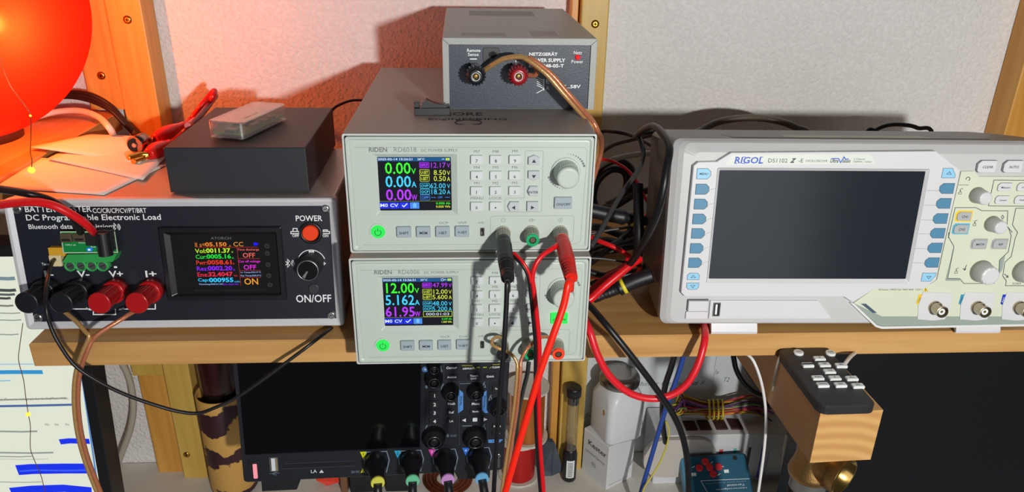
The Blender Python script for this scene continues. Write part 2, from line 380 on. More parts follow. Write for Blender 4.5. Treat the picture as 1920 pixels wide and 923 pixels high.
    a, d = c(1012, 658); b.line([(a-2.2, d), (a+2.2, d)], .22, .1); b.line([(a-1, d), (a, d+.8), (a+1, d+.8)], .2, .1); b.line([(a-.4, d), (a+.5, d-.8), (a+1, d-.8)], .2, .1); b.disc(a-2.2, d, .4, .1)
    b.build('front_panel', t)
    # screen
    b = MB().mat(E_BLK); b.slab(su0-.2, sv0-.2, su1+.2, sv1+.2, -3, -2.1); scr = b.build('screen', t)
    W = -2.03; cs = R18.crop(700, 280, 7.694, -2)
    b = MB(); b.mat(E_BAR); 
    def BX(x0, y0, x1, y1, m, w=W, r=.3):
        a, d = cs(x0, y1); e, g = cs(x1, y0); b.mat(m); b.poly([(p[0], p[1]) for p in rr(a, d, e, g, r, 0, 2)], w)
    def TX(s, x0, y0, x1, y1, m, bold=0.0, w=W+.06):
        a, d = cs(x0, y1); e, g = cs(x1, y0); b.mat(m); b.text(s, a, d, e, g, w, bold)
    def FR(x0, y0, x1, y1, m):
        a, d = cs(x0, y1); e, g = cs(x1, y0); b.mat(m); b.line([(p[0], p[1]) for p in rr(a, d, e, g, .5, 0, 2)], .28, W+.03, True)
    BX(55, 122, 1118, 178, E_BAR)
    TX('2025-02-14 15:26:21', 66, 131, 562, 163, E_W, .015); TX(sp['temp'], 636, 131, 740, 163, E_W, .01)
    a, d = cs(1005, 148); b.mat(E_W); b.line([(a-1, d), (a+1, d)], .25, W+.06); b.line([(a-.3, d), (a+.4, d+.7)], .2, W+.06)
    BX(1045, 131, 1100, 164, E_Y, W+.05); BX(1054, 139, 1090, 156, glow('readout_lime', (150, 210, 60)), W+.1)
    if sp.get('wifi'): FR(950, 130, 985, 165, E_W)
    for s, x0, y0, x1, y1, m in sp['big']: TX(s, x0, y0, x1, y1, m, .012)
    for k, (s, m, x0, y0, x1, y1, fill) in enumerate(sp['tags']):
        if fill: BX(x0, y0, x1, y1, fill)
        FR(x0, y0, x1, y1, m); TX(s, x0+14, y0+18, x1-14, y1-16, m, .015)
    for s, x0, y0, x1, y1, m in sp['vals']: TX(s, x0, y0, x1, y1, m)
    BX(90, 750, 1112, 755, E_Y, W, 0)
    for s, x0, x1 in (('M0', 95, 222), ('CV', 237, 372), ('', 386, 517), ('', 532, 661)):
        BX(x0, 768, x1, 862, E_B if x0 < 520 else E_LB)
        if s: TX(s, x0+8, 788, x1-14, 838, E_W, .015)
    a, d = cs(452, 815); b.mat(E_W); b.line([(a-1.8, d+.2), (a-.6, d-1), (a+1.9, d+1.5)], .7, W+.06)
    a, d = cs(597, 815); b.mat(glow('readout_pale_blue', (120, 190, 250))); b.slab(a-1.2, d-1.6, a+1.2, d+1.2, W, W+.05, .2); b.slab(a-.7, d+1.2, a+.7, d+1.9, W, W+.05)
    for s, x0, y0, x1, y1, m in sp['small']: TX(s, x0, y0, x1, y1, m, .01)
    b.build('readout', t)
    # keys
    def key(name, x0, y0, x1, y1, m, txt, shape=None, h=2.2, tm=m_ink, th=2.3, dv=-.6):
        a, d = c(x0, y1, h*.5); e, g = c(x1, y0, h*.5); b = MB().mat(m)
        if shape is None: b.slab(a, d, e, g, -.2, h, .7, .35)
        else:
            k = 1.6; mu, mv = (a+e)/2, (d+g)/2
            P = {'up': [(a, d), (e, d), (e, g-k), (mu, g), (a, g-k)], 'down': [(a, d+k), (mu, d), (e, d+k), (e, g), (a, g)],
                 'left': [(a, mv), (a+k, d), (e, d), (e, g), (a+k, g)], 'right': [(a, d), (e, d), (e, g), (e-k*.6, g), (a, g)],
                 'enter': [(a, mv), (a+k, d), (e-k*.5, d), (e, mv), (e-k*.5, g), (a+k, g)]}[shape]; b.prism(P, -.2, h, .35)
        b.mat(tm); mu, mv = (a+e)/2, (d+g)/2 + dv
        if txt in ('^', 'v', '<', '>'):
            z = 1.55; tri = {'^': [(-z, -z*.8), (z, -z*.8), (0, z*.8)], 'v': [(-z, z*.8), (z, z*.8), (0, -z*.8)], '<': [(z*.8, -z), (z*.8, z), (-z*.8, 0)], '>': [(-z*.8, -z), (z*.8, 0), (-z*.8, z)]}[txt]
            b.poly([(mu+p, mv+q) for p, q in tri], h+.08)
        elif txt == '.': b.disc(mu, mv, .6, h+.08)
        elif txt: b.ctext(txt, mu, mv, th, h+.08, .015)
        b.build(name, t)
    for s, x, y in (('7', 974, 222), ('8', 1106, 222), ('9', 1239, 221), ('4', 974, 332), ('5', 1106, 331), ('6', 1237, 330), ('1', 973, 439), ('2', 1105, 438), ('3', 1237, 437), ('0', 973, 546), ('.', 1104, 545)):
        key('number_key', x-41, y-31, x+41, y+31, m_key, s)
    for s, x, y, sh in (('^', 1370, 222, 'up'), ('v', 1369, 331, 'down'), ('ENTER', 1364, 438, 'enter'), ('<', 1228, 545, 'left'), ('>', 1361, 544, 'right')):
        key('arrow_key' if sh != 'enter' else 'enter_key', x-40, y-33, x+40, y+33, m_akey, s, sh, th=1.7)
    for s, x, y in (('SHIFT', 471, 722), ('MEM', 606, 721), ('I-SET', 740, 720), ('V-SET', 874, 717)):
        key('function_key', x-48, y-37, x+48, y+37, m_fkey, s, th=2.0, dv=-.5)
    key('output_key', 1510, 480, 1635, 560, E_BTN if on_lit else m_fkey, 'ON/OFF', th=2.0, dv=-.8, tm=m_ink if not on_lit else mat('dark_green_ink', (10, 90, 50)))
    # power button
    a, d = c(292, 718); b = MB().mat(m_cream); b.ring(a, d, 5.0, 6.0, -.2, .6, 36); b.mat(E_BTN); b.lathe(a, d, [(4.9, -.2), (4.9, 1.2), (4.3, 1.7)], 36)
    b.mat(mat('dark_green_ink', (10, 90, 50))); b.arc(a, d-.3, 2.2, 125, 415, .45, 1.78); b.line([(a, d+.6), (a, d+2.7)], .45, 1.78); b.build('power_button', t)
    # dial
    b = MB().mat(m_cream); b.lathe(kc[0], kc[1], [(10.4, -.2), (10.4, .6), (9.6, 1.0)], 40); b.lathe(kc[0], kc[1], [(8.9, 1.0, .0), (8.3, 9, .03), (8.2, 11, .03)], rib=.03, ribn=36); b.lathe(kc[0], kc[1], [(8.0, 11), (7.8, 14), (7.2, 15), (6.0, 15.2)], 40)
    b.mat(gr); b.arc(kc[0]+1, kc[1]-.3, 8.55, 55, 110, .8, 9.2); b.build('dial', t)
    # usb socket
    a, d = c(1013, 722); b = MB().mat(mat('socket_grey', (120, 122, 118), .4, .6)); b.loft([rr(a-1.6, d-3.3, a+1.6, d+3.3, .8, .0), rr(a-1.6, d-3.3, a+1.6, d+3.3, .8, .15), rr(a-1.1, d-2.8, a+1.1, d+2.8, .6, .15), rr(a-1.1, d-2.8, a+1.1, d+2.8, .6, -2)], False, False)
    b.mat(m_dark); b.slab(a-1.1, d-2.8, a+1.1, d+2.8, -.1, .08, .6); b.mat(m_steel); b.slab(a-.7, d-1.9, a-.1, d+.2, .08, .14); b.build('usb_socket', t)
    # terminals
    e2 = R18.crop(890, 400, 7.691)
    for (x, y), (nm, m) in zip(((405, 290), (815, 285), (1232, 285)), (('black', m_black), ('green', mat('green_plastic', (10, 165, 100), .35)), ('red', mat('orange_red_plastic', (245, 70, 35), .35)))):
        a, d = e2(x, y); b = MB().mat(m_tgrey); b.lathe(a, d, [(5.7, -.2, 0), (5.7, 1.5, 0), (5.5, 1.6, .09), (5.0, 12.2, .09)], rib=.09, ribn=26)
        tm = b.build('terminal', t); b = MB().mat(m); b.lathe(a, d, [(4.7, 12.0), (4.6, 14.2), (2.5, 14.2), (2.4, 8)], 30, c1=False, sm=False); b.mat(mat('dull_socket_metal', (120, 104, 84), .4, .8)); b.lathe(a, d, [(2.45, 13.9), (2.0, 13.9), (1.9, 6)], 20, sm=False); b.build('collar', tm, label=nm + ' collar')
    return t
sp18 = dict(temp='28°C', big=[('0.00', 172, 193, 535, 362, E_G), ('V', 548, 280, 612, 360, E_G), ('0.00', 180, 386, 540, 554, E_C), ('A', 553, 470, 621, 553, E_C), ('0.00', 188, 578, 545, 744, E_P), ('W', 553, 658, 632, 742, E_P)],
    tags=[('INPUT', E_P, 666, 194, 802, 272, glow('readout_deep_purple', (90, 10, 150))), ('U-SET', E_Y, 670, 298, 804, 376, None), ('I-SET', E_Y, 674, 386, 805, 466, None), ('OVP', E_C, 676, 494, 808, 568, None), ('OCP', E_C, 680, 580, 810, 654, None), ('OPP', E_LB, 682, 664, 812, 738, None)],
    vals=[('12.17', 834, 196, 1042, 270, E_P), ('V', 1062, 206, 1106, 268, E_P), ('8.50', 872, 304, 1045, 376, E_Y), ('V', 1062, 316, 1106, 376, E_Y), ('0.50', 872, 390, 1045, 464, E_Y), ('A', 1064, 402, 1108, 463, E_Y),
          ('62.00', 822, 494, 1042, 568, E_C), ('V', 1064, 506, 1108, 566, E_C), ('18.20', 840, 580, 1042, 654, E_C), ('A', 1064, 592, 1110, 652, E_C), ('OFF', 930, 682, 998, 714, E_LB), ('—', 830, 696, 902, 703, E_LB), ('—', 1034, 694, 1104, 701, E_LB)],
    small=[('0.000 Ah', 905, 766, 1108, 800, E_G), ('0.000 Wh', 905, 814, 1108, 848, E_Y)])
sp06 = dict(temp='35°C', wifi=1, big=[('12.00', 118, 193, 535, 362, E_G), ('V', 548, 280, 612, 360, E_G), ('5.162', 110, 386, 540, 554, E_C), ('A', 553, 470, 621, 553, E_C), ('61.95', 112, 578, 545, 744, E_P), ('W', 553, 658, 632, 742, E_P)],
    tags=[('INPUT', E_P, 666, 194, 802, 272, glow('readout_deep_purple', (90, 10, 150))), ('U-SET', E_Y, 670, 298, 804, 376, None), ('I-SET', E_Y, 674, 386, 805, 466, None), ('OVP', E_C, 676, 494, 808, 568, None), ('OCP', E_C, 680, 580, 810, 654, None), ('', E_Y, 682, 660, 1112, 744, None)],
    vals=[('47.99', 822, 196, 1042, 270, E_P), ('V', 1062, 206, 1106, 268, E_P), ('12.00', 834, 304, 1045, 376, E_Y), ('V', 1062, 316, 1106, 376, E_Y), ('5.600', 822, 390, 1045, 464, E_Y), ('A', 1064, 402, 1108, 463, E_Y),
          ('48.00', 822, 494, 1042, 568, E_C), ('V', 1064, 506, 1108, 566, E_C), ('5.200', 822, 580, 1042, 654, E_C), ('A', 1064, 592, 1110, 652, E_C), ('000:01:03', 720, 680, 1070, 726, E_W)],
    small=[('0.107 Ah', 960, 766, 1108, 800, E_G), ('1.969 Wh', 960, 814, 1108, 848, E_Y)])
psu_low = riden('lower cream bench power supply reading 12.00 V, its output key lit green', (-.0176, 0, .0003), sp06, 'RD6006', True)
psu_up = riden('upper cream bench power supply reading 0.00 V, standing on its lit twin', (-.0174, .0093, .0886), sp18, 'RD6018', False)
# marker writing on top of the upper one
b = MB(1, 'f').mat(mat('black_marker_ink', (22, 22, 24), .5))
zt = .0886+.0882+.00012
p0, p1 = AZ(826, 216, zt), AZ(905, 214, zt)
b.text('MORE', p0.x, p0.y-.001, p1.x, p0.y+.009, zt, .01); q0, q1 = AZ(803, 224, zt), AZ(950, 221, zt); b.text('EngINEERING', q0.x, q0.y-.003, q1.x, q0.y+.004, zt, .01)
cc = AZ(878, 229, zt); b.line([(cc.x+.0094*math.cos(math.radians(i)), cc.y-.001+.0068*math.sin(math.radians(i))) for i in range(-60, 241, 15)], .0012, zt)
b.line([(cc.x-.009, cc.y-.006), (cc.x-.003, cc.y-.006)], .0012, zt); b.line([(cc.x+.003, cc.y-.006), (cc.x+.009, cc.y-.006)], .0012, zt)
b.line([(cc.x-.0075, cc.y+.003), (cc.x-.0085, cc.y+.007), (cc.x-.004, cc.y+.0045)], .0012, zt); b.line([(cc.x+.0075, cc.y+.003), (cc.x+.0085, cc.y+.007), (cc.x+.004, cc.y+.0045)], .0012, zt)
mk = b.build('marker_writing', psu_up); mk.matrix_parent_inverse = psu_up.matrix_world.inverted()

# ------------------------------------------------------------------ grey metal unit on top
NZ = .1770
NP = Panel((.0491, .0794, NZ), rot=.0132)
n_ = NP.crop(760, 0, 3.6925)
m_ham = mat('hammered_grey_paint', (158, 161, 157), .42, 0.0, var=.12, scale=700, bump=.12, bscale=1200)
m_navy = mat('speckled_navy_panel', (40, 50, 68), .42, var=.3, scale=900, bump=.08, bscale=1100)
t = thing('power_supply', 'small grey metal power supply with dark blue front, on top of the cream stack', 'power supply', NP.M)
NW, NH, ND = 116.1, 53.6, 201
b = MB().mat(m_ham)
prof = lambda o, w: [(o, 0, w), (o, NH-o, w), (NW-o, NH-o, w), (NW-o, 0, w)]
def U(o, w, r=1.6):
    a = [(o, 0, w)]; 
    for i in range(5): th = math.radians(180-90*i/4); a.append((o+r+r*math.cos(th), NH-o-r+r*math.sin(th), w))
    for i in range(5): th = math.radians(90-90*i/4); a.append((NW-o-r+r*math.cos(th), NH-o-r+r*math.sin(th), w))
    return a + [(NW-o, 0, w)]
b.loft([U(0, -ND), U(0, -.4), U(.4, 0), U(4.8, 0, .5), U(4.8, -2, .5), U(4.8, -ND, .5)], False, False, close=False)
b.mat(m_dark); b.line([(.6, NH-1.2), (4.8, NH-4.8)], .3, .05); b.line([(NW-.6, NH-1.2), (NW-4.8, NH-4.8)], .3, .05)
b.build('cover', t)
b = MB().mat(m_ham); b.slab(4.8, 0, NW-4.8, NH-4.8, -ND+.5, -ND+2); b.slab(4.8, 0, NW-4.8, 1, -ND+2, -2); b.build('chassis', t)
b = MB(.001, 'f').mat(mat('vent_shadow', (62, 60, 58), .7))
for i in range(30):
    for j in range(9): b.slab(22+i*2.0+(j % 2), 138+j*4.4, 23+i*2.0+(j % 2), 140.6+j*4.4, NH-.02, NH+.06)
b.build('vent_holes', t)
b = MB(.001, 'f').mat(mat('type_label', (112, 108, 102), .4)); b.slab(14, 8, 48, 26, NH, NH+.12); b.slab(68, 8, 88, 38, NH, NH+.12); b.build('type_label', t)
b = MB().mat(m_navy); b.slab(4.9, .2, NW-4.9, NH-4.9, -4, -1.5); b.mat(m_white)
def T(s, x0, y0, x1, y1, bold=.012, w=-1.38, **k):
    a, d = n_(x0, y1); e, g = n_(x1, y0); b.text(s, a, d, e, g, w, bold, **k)
T('Remote', 428, 340, 521, 362); T('Sense', 433, 368, 508, 390); T('NETZGERÄT', 858, 362, 1056, 388, .03); T('POWER SUPPLY', 858, 407, 1110, 432, .03); T('EPN  848-05-T', 858, 446, 1100, 470, .03)
T('Netz', 1168, 356, 1226, 378, .005); T('Power', 1152, 418, 1234, 440, .005); T('E', 976, 552, 998, 580, 0); T('A', 974, 597, 998, 627, 0); T('48V...58V', 1040, 590, 1216, 614, .02); T('5A', 1105, 648, 1170, 668, .02)
def LN(p, wd): b.line([n_(*q) for q in p], wd, -1.38)
LN([(447, 411), (496, 411)], .8); LN([(766, 382), (766, 432)], .7); LN([(960, 550), (960, 628)], .8); LN([(958, 622), (910, 648)], .5)
for i in range(5): LN([(912, 537+i*14), (958, 560+i*14)], .45)
b.build('front_panel', t)
b = MB().mat(m_black); a, d = n_(537, 432); e, g = n_(655, 332); b.slab(a, d, e, g, -1.4, -.9, 2, .2); b.mat(m_dark); x, y = n_(605, 380); b.slab(x-3, y-1.6, x+3, y+1.6, -.9, -.8, .4); b.slab(x-1.5, y-2.8, x+1.5, y+2.4, -.9, -.8, .4); b.build('sense_socket', t)
b = MB().mat(glow('red_led', (235, 25, 40))); a, d = n_(1196, 398); b.lathe(a, d, [(1.9, -1.4), (1.9, .2), (1.3, 1.2)], 20); b.build('power_led', t)
for col, m, bx in (('black', mat('black_knob', (26, 28, 34), .22), 490), ('dark red', mat('dark_red_knob', (150, 22, 32), .25), 776)):
    a, d = n_(bx-6, 492); b = MB().mat(m); b.lathe(a, d, [(6, -1.5, 0), (6, 12, 0)], rib=.13, ribn=18); b.lathe(a, d, [(7.2, 12, .13), (7.7, 13, .13), (7.5, 19.5, .13), (6.6, 20.5, .1)], rib=.13, ribn=18); b.lathe(a, d, [(6.4, 20.4), (5.6, 22), (3.6, 22.6), (3.1, 22.4), (3.1, 16)], 30, c1=False)
    k = b.build('binding_post', t, label=col + ' binding post'); b = MB().mat(m_steel); b.lathe(a, d, [(3.1, 22.7), (2.75, 22.7), (2.5, 18)], 24, sm=False, c0=False); b.mat(mat('dull_brass', (150, 122, 70), .4, .8)); b.lathe(a, d, [(2.5, 18.2), (2.2, 20.6), (.6, 21)], 20); b.build('metal_core', k)
# black plastic bracket wedged under its left edge
zb = NZ - .0002
p = AZ(777, 217, zb); q = AZ(854, 216, zb); ang = math.atan2(q.y-p.y, q.x-p.x)
t = thing('plastic_bracket', 'small black plastic bracket with a curved wedge, by the grey unit\'s left foot', 'bracket', Matrix.Translation(p) @ Matrix.Rotation(ang, 4, 'Z'))
Lb = (q-p).length*1000
b = MB().mat(m_black); b.slab(0, 0, min(Lb, 26.5), 5.5, -9, 0, .4, .3); b.slab(0, 5.5, 4, 9.5, -9, -2, .3, .3); b.build('base_bar', t)
b = MB().mat(m_black); pts = [(6, 5.5), (24, 5.5), (26, 7)] + [(26-17*i/8, 6.5+5.0*(i/8)**2) for i in range(1, 9)] + [(6.5, 9.5)]; b.prism(pts, -9, -1.5); b.build('wedge', t)
# ------------------------------------------------------------------ battery tester
TP = Panel((-.286, .0525, .0040), lean=.1143)
t = thing('battery_tester', 'wide black-fronted battery tester in a silver case, at the left end of the shelf', 'electronic load', TP.M)
z0 = TP.crop(0, 330, 2.797); z1 = TP.crop(0, 340, 5.77); z2 = TP.crop(0, 480, 5.77); z3 = TP.crop(300, 420, 6.59); z4 = TP.crop(500, 340, 6.594); z5 = TP.crop(500, 470, 5.428)
TW, TH, TD = 251.4, 107.2, 152
m_alu = mat('silver_aluminium', (208, 209, 214), .35, .12, var=.02)
m_alu2 = mat('brushed_case_metal', (176, 168, 160), .35, .5, var=.03)
m_tblk = mat('satin_black_panel', (26, 29, 40), .42, var=.05)
b = MB().mat(m_alu)
b.loft([rr(0, 0, TW, TH, 3, -9), rr(0, 0, TW, TH, 3, -1), rr(1, 1, TW-1, TH-1, 2.6, 0), rr(2.8, 2.8, TW-2.8, TH-2.8, 1.2, 0), rr(6.4, 6.4, TW-6.4, TH-6.4, .8, -1.6), rr(6.4, 6.4, TW-6.4, TH-6.4, .8, -4)], False, False); b.build('front_frame', t)
b = MB(); M0 = Matrix.Rotation(.1143, 4, 'X')  # case stands level behind the leaning front
b = MB(.001, 'f', M=M0).mat(m_alu2)
def sec(y): o = 1.2; return [(x, y, z) for x, z, _ in rr(o, 4.2, TW-o, TH-1.6, 3)]
b.loft([[(x, .1148*z+5, z) for x, y, z in sec(0)], [(x, TD, z) for x, y, z in sec(0)]], True, True); b.build('case', t)
b = MB(.001, 'f', M=M0).mat(m_rubber)
for x in (22, TW-22):
    for y in (26, TD-18): b.lathe(x, y, [(7, -3.8), (8, 4.3)], 18)
b.build('rubber_feet', t)
b = MB().mat(m_tblk); b.slab(6.3, 6.3, TW-6.3, TH-6.3, -4, -1.4)
b.mat(m_white)
PW = -1.28
def T(z, s, x0, y0, x1, y1, bold=.01, m=None, mb=None, w=PW, shear=0.0):
    a, d = z(x0, y1, w); e, g = z(x1, y0, w); (mb or b).text(s, a, d, e, g, w, bold, shear)
def LN(z, p, wd, w=PW, closed=False): b.line([z(q[0], q[1], w) for q in p], wd, w, closed)
T(z1, 'BATTERY TESTER', 275, 268, 985, 336); T(z1, 'CC/CR/CP/CV/PT/BRT', 1006, 290, 1580, 345); T(z1, 'DC Programmable Electronic Load', 290, 355, 1735, 445, .012); T(z1, 'Bluetooth data transmission', 312, 462, 1205, 518, .012)
for s, x0, x1 in (('I-', 485, 570), ('V-', 840, 960), ('V+', 1182, 1325), ('I+', 1578, 1688)): T(z2, s, x0, 160, x1, 232, .02)
T(z4, 'POWER', 362, 422, 685, 495, .012); T(z4, 'OFF', 318, 658, 398, 692, .02); T(z4, 'ON', 692, 658, 760, 692, .02); T(z4, 'M', 522, 848, 585, 898, .03); T(z5, 'ON/OFF', 302, 448, 655, 530, .012); T(z5, '+', 568, 115, 602, 148, .03)
T(z2, 'Temp', 455, 75, 540, 112, .01); T(z2, '-', 1235, 112, 1265, 132, .01); T(z1, '外部供电', 525, 752, 680, 782, .0)
def bt(z, x, y, k):
    LN(z, [(x-.5*k, y-.5*k), (x+.5*k, y+.45*k), (x, y+k), (x, y-k), (x+.5*k, y-.5*k), (x-.5*k, y+.5*k)], .55)
    a, d = z(x+.9*k, y, PW); q = abs(z(x+k, y, PW)[0]-z(x, y, PW)[0])
    for r in (.35, .75, 1.1): b.arc(a-.3*q, d, r*q, -55, 55, .5, PW, 10)
bt(z1, 1232, 495, 40); bt(z5, 213, 130, 40)
for x, up in ((350, 585), (725, 603)): LN(z4, [(x-50, 622), (x+52, 622), (x+52, 648), (x-50, 648)], .7, closed=True); LN(z4, [(x-24, 620), (x-24, up), (x+26, up), (x+26, 620)], .7)
a, d = z5(458, 128, PW); b.arc(a, d, 11.0, 18, 160, .6, PW, 24)
LN(z2, [(585, 545), (585, 575), (985, 575)], .9); LN(z2, [(1290, 575), (1680, 575), (1680, 520)], .9); LN(z2, [(985, 575), (1010, 575), (1010, 635), (1250, 635), (1250, 575)], .9)
for x, s in ((975, 1), (1290, -1)): a, d = z2(x, 545, PW); b.arc(a, d, 3.2, 200 if s > 0 else 250, 290 if s > 0 else 340, .7, PW)
b.build('front_panel', t)
for z, x, y in ((z1, 190, 305), (z4, 728, 340), (z2, 415, 668), (z5, 658, 655)):
    a, d = z(x, y, -1); b = MB().mat(m_steel); b.lathe(a, d, [(3.5, -1.4), (3.4, -.4), (2.2, .3)], 24)
    b.mat(m_dark)
    for i in range(6): th = math.radians(60*i); b.disc(a+2.3*math.cos(th), d+2.3*math.sin(th), .45, .25, 8)
    b.line([(a-1.4, d-.5), (a+1.4, d+.5)], .5, .36); b.build('corner_screw', t)
# display
m_bez = mat('display_bezel_black', (20, 20, 24), .35)
b = MB().mat(m_bez); o0 = z0(880, 655, 0); o1 = z0(1475, 265, 0); i0 = z0(935, 615, -2); i1 = z0(1445, 305, -2)
b.loft([rr(o0[0], o0[1], o1[0], o1[1], 1, -1.4), rr(o0[0], o0[1], o1[0], o1[1], 1, .6), rr(o0[0]+.8, o0[1]+.8, o1[0]-.8, o1[1]-.8, 1, 1.2), rr(o0[0]+4, o0[1]+4, o1[0]-4, o1[1]-4, 1, 1.2), rr(i0[0], i0[1], i1[0], i1[1], .5, -1)], False, False); b.build('display_bezel', t)
b = MB().mat(glow('tester_backlight', (9, 7, 9))); b.slab(i0[0]-.3, i0[1]-.3, i1[0]+.3, i1[1]+.3, -1.3, -.9); b.build('display', t)
b = MB(); SW = -.82
def S(s, x0, y0, x1, y1, col, bold=.0):
    b.mat(col if not isinstance(col, tuple) else glow('tester_%d_%d_%d' % col, col)); a, d = z3(x0, y1, SW); e, g = z3(x1, y0, SW); b.text(s, a, d, e, g, SW, bold)
OR, LM, GN, RD_, PU, CR, CY, SA, MG, AM = (235, 130, 40), (190, 240, 40), (30, 220, 60), (225, 50, 35), (140, 30, 250), (230, 40, 70), (50, 200, 255), (235, 100, 90), (230, 40, 220), (240, 160, 50)
S('ATORCH', 628, 160, 875, 194, (95, 95, 100), .01); S('ll s=', 436, 232, 555, 284, OR); S('05.150', 560, 226, 820, 280, OR, .03); S('A', 850, 262, 878, 282, OR); S('CC', 910, 224, 1025, 278, AM)
for k, (a1, a2, a3, y, c1) in enumerate((('Vol:', '0011.37', 'V', 300, LM), ('Cur:', '0005.16', 'A', 372, GN), ('Pwr:', '0058.61', 'W', 444, RD_), ('Res:', '0002.20', 'Ω', 518, PU), ('Ene:', '32.4047', 'Wh', 592, CR), ('Cap:', '000955', 'mAh', 664, CY))):
    x = 436+k*7.5; S(a1, x, y+8, x+128, y+62, c1, .01); S(a2, x+136, y, x+430, y+60, c1, .03); S(a3, x+446, y+38, x+446+22*len(a3), y+60, c1)
S('Timming:000:21:03', 482, 735, 775, 760, (150, 190, 255), .01); S('S0-000:00', 780, 735, 970, 758, (120, 30, 220), .01)
S('Time discharge', 958, 304, 1222, 338, SA, .01); S('OFF', 1025, 358, 1172, 418, SA, .01); S('Cut off voltage', 972, 448, 1236, 486, MG, .01); S('OFF', 1036, 506, 1186, 566, MG, .01)
S('In Temp:023.0°C', 1000, 588, 1246, 612, (150, 190, 255), .01); S('Fan Temp:035.0°C', 1000, 628, 1250, 654, (150, 190, 255), .01); S('ON', 1045, 672, 1208, 752, AM, .01)
S('Battery Tester - DC Programmable Electronic Load', 440, 808, 1290, 838, (42, 40, 42))
b.mat(glow('tester_line_red', (190, 40, 40)))
for p in ([(440, 288), (1215, 288)], [(950, 290), (1000, 760)], [(965, 430), (1232, 430)], [(985, 575), (1245, 575)], [(990, 660), (1250, 660)]): b.line([z3(*q, SW) for q in p], .28, SW)
b.mat(glow('tester_blue_mark', (20, 20, 240))); a, d = z3(1180, 250, SW); b.slab(a-1.6, d-1.3, a+1.2, d+1.3, SW, SW+.05, .4); b.poly([(a+1.2, d-1), (a+2.6, d), (a+1.2, d+1)], SW)
b.mat(mat('touch_key_grey', (46, 46, 50), .5))
for x, y in ((1322, 275), (1326, 365), (1335, 505), (1345, 640), (1358, 755)): a, d = z3(x, y, SW); b.arc(a, d, 1.5, 0, 360, .9, SW, 14); b.disc(a, d, .5, SW, 8)
b.build('readout', t)
# power push button, knob, on/off button
a, d = z4(548, 640); b = MB().mat(m_black); b.lathe(a, d, [(9, -1.4), (9, .4), (8.2, 1.2), (6.8, 1.2), (6.6, -.5)], 36, c1=False); b.build('button_collar', t)
a, d = z4(540, 640, 3); b = MB().mat(mat('orange_red_button', (240, 66, 22), .3)); b.lathe(a, d, [(6.3, -1.2), (6.2, 4.2), (5.5, 5)], 32); b.build('power_button', t)
a, d = z5(462, 135); b = MB().mat(m_black); b.lathe(a, d, [(9.3, -1.4, .03), (8.6, 16, .03)], rib=.03, ribn=36); b.mat(m_steel); b.lathe(a, d, [(8.5, 16), (8.3, 17), (7.7, 17.2), (7.6, 17)], 36, c1=False); b.mat(mat('knob_top_black', (18, 19, 22), .25, .4)); b.lathe(a, d, [(7.6, 16.5), (7.5, 17.05)], 36); b.mat(m_steel); b.poly([(a-.6, d-.2), (a+.2, d-.8), (a-2.6, d-6.4), (a-4.6, d-5.0)], 17.2); b.build('knob', t)
a, d = z5(478, 395); b = MB().mat(mat('dark_push_button', (50, 50, 54), .4)); b.lathe(a, d, [(4.4, -1.4), (4.4, -.7), (3.8, -.4)], 24); b.build('output_button', t)
# binding posts
for x, y, nm, m in ((530, 352, 'black', m_black), (885, 354, 'black', m_black), (1275, 356, 'red', mat('red_binding_post', (172, 20, 24), .28)), (1660, 356, 'red', None)):
    m = m or mat('red_binding_post'); a, d = z2(x, y); b = MB().mat(m)
    b.lathe(a, d, [(9.2, -1.4), (9.2, 9), (8.4, 10)], 32); b.lathe(a, d, [(7.2, 10, 0), (7.4, 12, .06), (8.2, 30, .06)], rib=.06, ribn=24); b.lathe(a, d, [(8.5, 30), (8.5, 31.3), (7.7, 32)], 32)
    b.mat(m_brass); b.lathe(a, d, [(3, 9), (3, 12)], 12); b.build('binding_post', t, label=nm + ' binding post')
# green adapter board
b = MB().mat(mat('green_circuit_board', (16, 132, 62), .35, var=.25, scale=500)); W1 = 8
cs = [z1(655, 548, W1), z1(1238, 548, W1), z1(1272, 770, W1), z1(688, 775, W1)]; b.prism(cs, W1-1.2, W1)
b.mat(mat('pale_edge', (180, 200, 170), .5)); b.line([(a, d) for a, d in cs], .8, W1+.06, True)
b.mat(m_white); T(z1, 'TYPE-C 5A', 705, 682, 818, 698, .0, None, None, W1+.1); T(z1, 'Micro', 852, 658, 925, 674, .0, None, None, W1+.1); T(z1, 'Run', 985, 702, 1035, 718, 0, None, None, W1+.1)
ab = b.build('adapter_board', t)
for x0, x1, y1 in ((675, 780, 655), (815, 925, 650), (945, 1050, 690)):
    a, d = z1(x0, y1, W1); e, g = z1(x1, 560, W1); b = MB().mat(mat('brown_lit_steel', (130, 112, 92), .35, .7) if x0 != 945 else m_dark); b.slab(a, d, e, g, W1, W1+2.6, .8, .4); b.mat(m_dark); b.slab(a+1, d+1.2, e-1, d+3, W1+2.6, W1+2.7); b.build('usb_socket', ab)
a, d = z1(1130, 660, W1+5); b = MB().mat(m_black); b.slab(a-4.6, d-7, a+6, d+9, W1, W1+6, .5); b.loft([[(a+.3+5.2*math.cos(math.radians(i*15)), d-10+q, W1+6+5.2*math.sin(math.radians(i*15))) for i in range(24)] for q in (0, 18)]); b.build('dc_jack', ab)
b = MB().mat(glow('blue_led', (30, 80, 255), 2.5)); a, d = z1(965, 742, W1+1); b.slab(a-1.6, d-1, a+1.6, d+1, W1, W1+1, .3); b.mat(glow('blue_led_core', (200, 225, 255), 2)); b.slab(a-.8, d-.5, a+.8, d+.5, W1+1, W1+1.1); b.build('led', ab)
m_tb = mat('green_terminal_block', (50, 160, 80), .4); b = MB().mat(m_tb)
A = z1(735, 790, 6); B_ = z1(1272, 780, 6); C_ = z2(1290, 75, 6); D = z2(690, 100, 6)
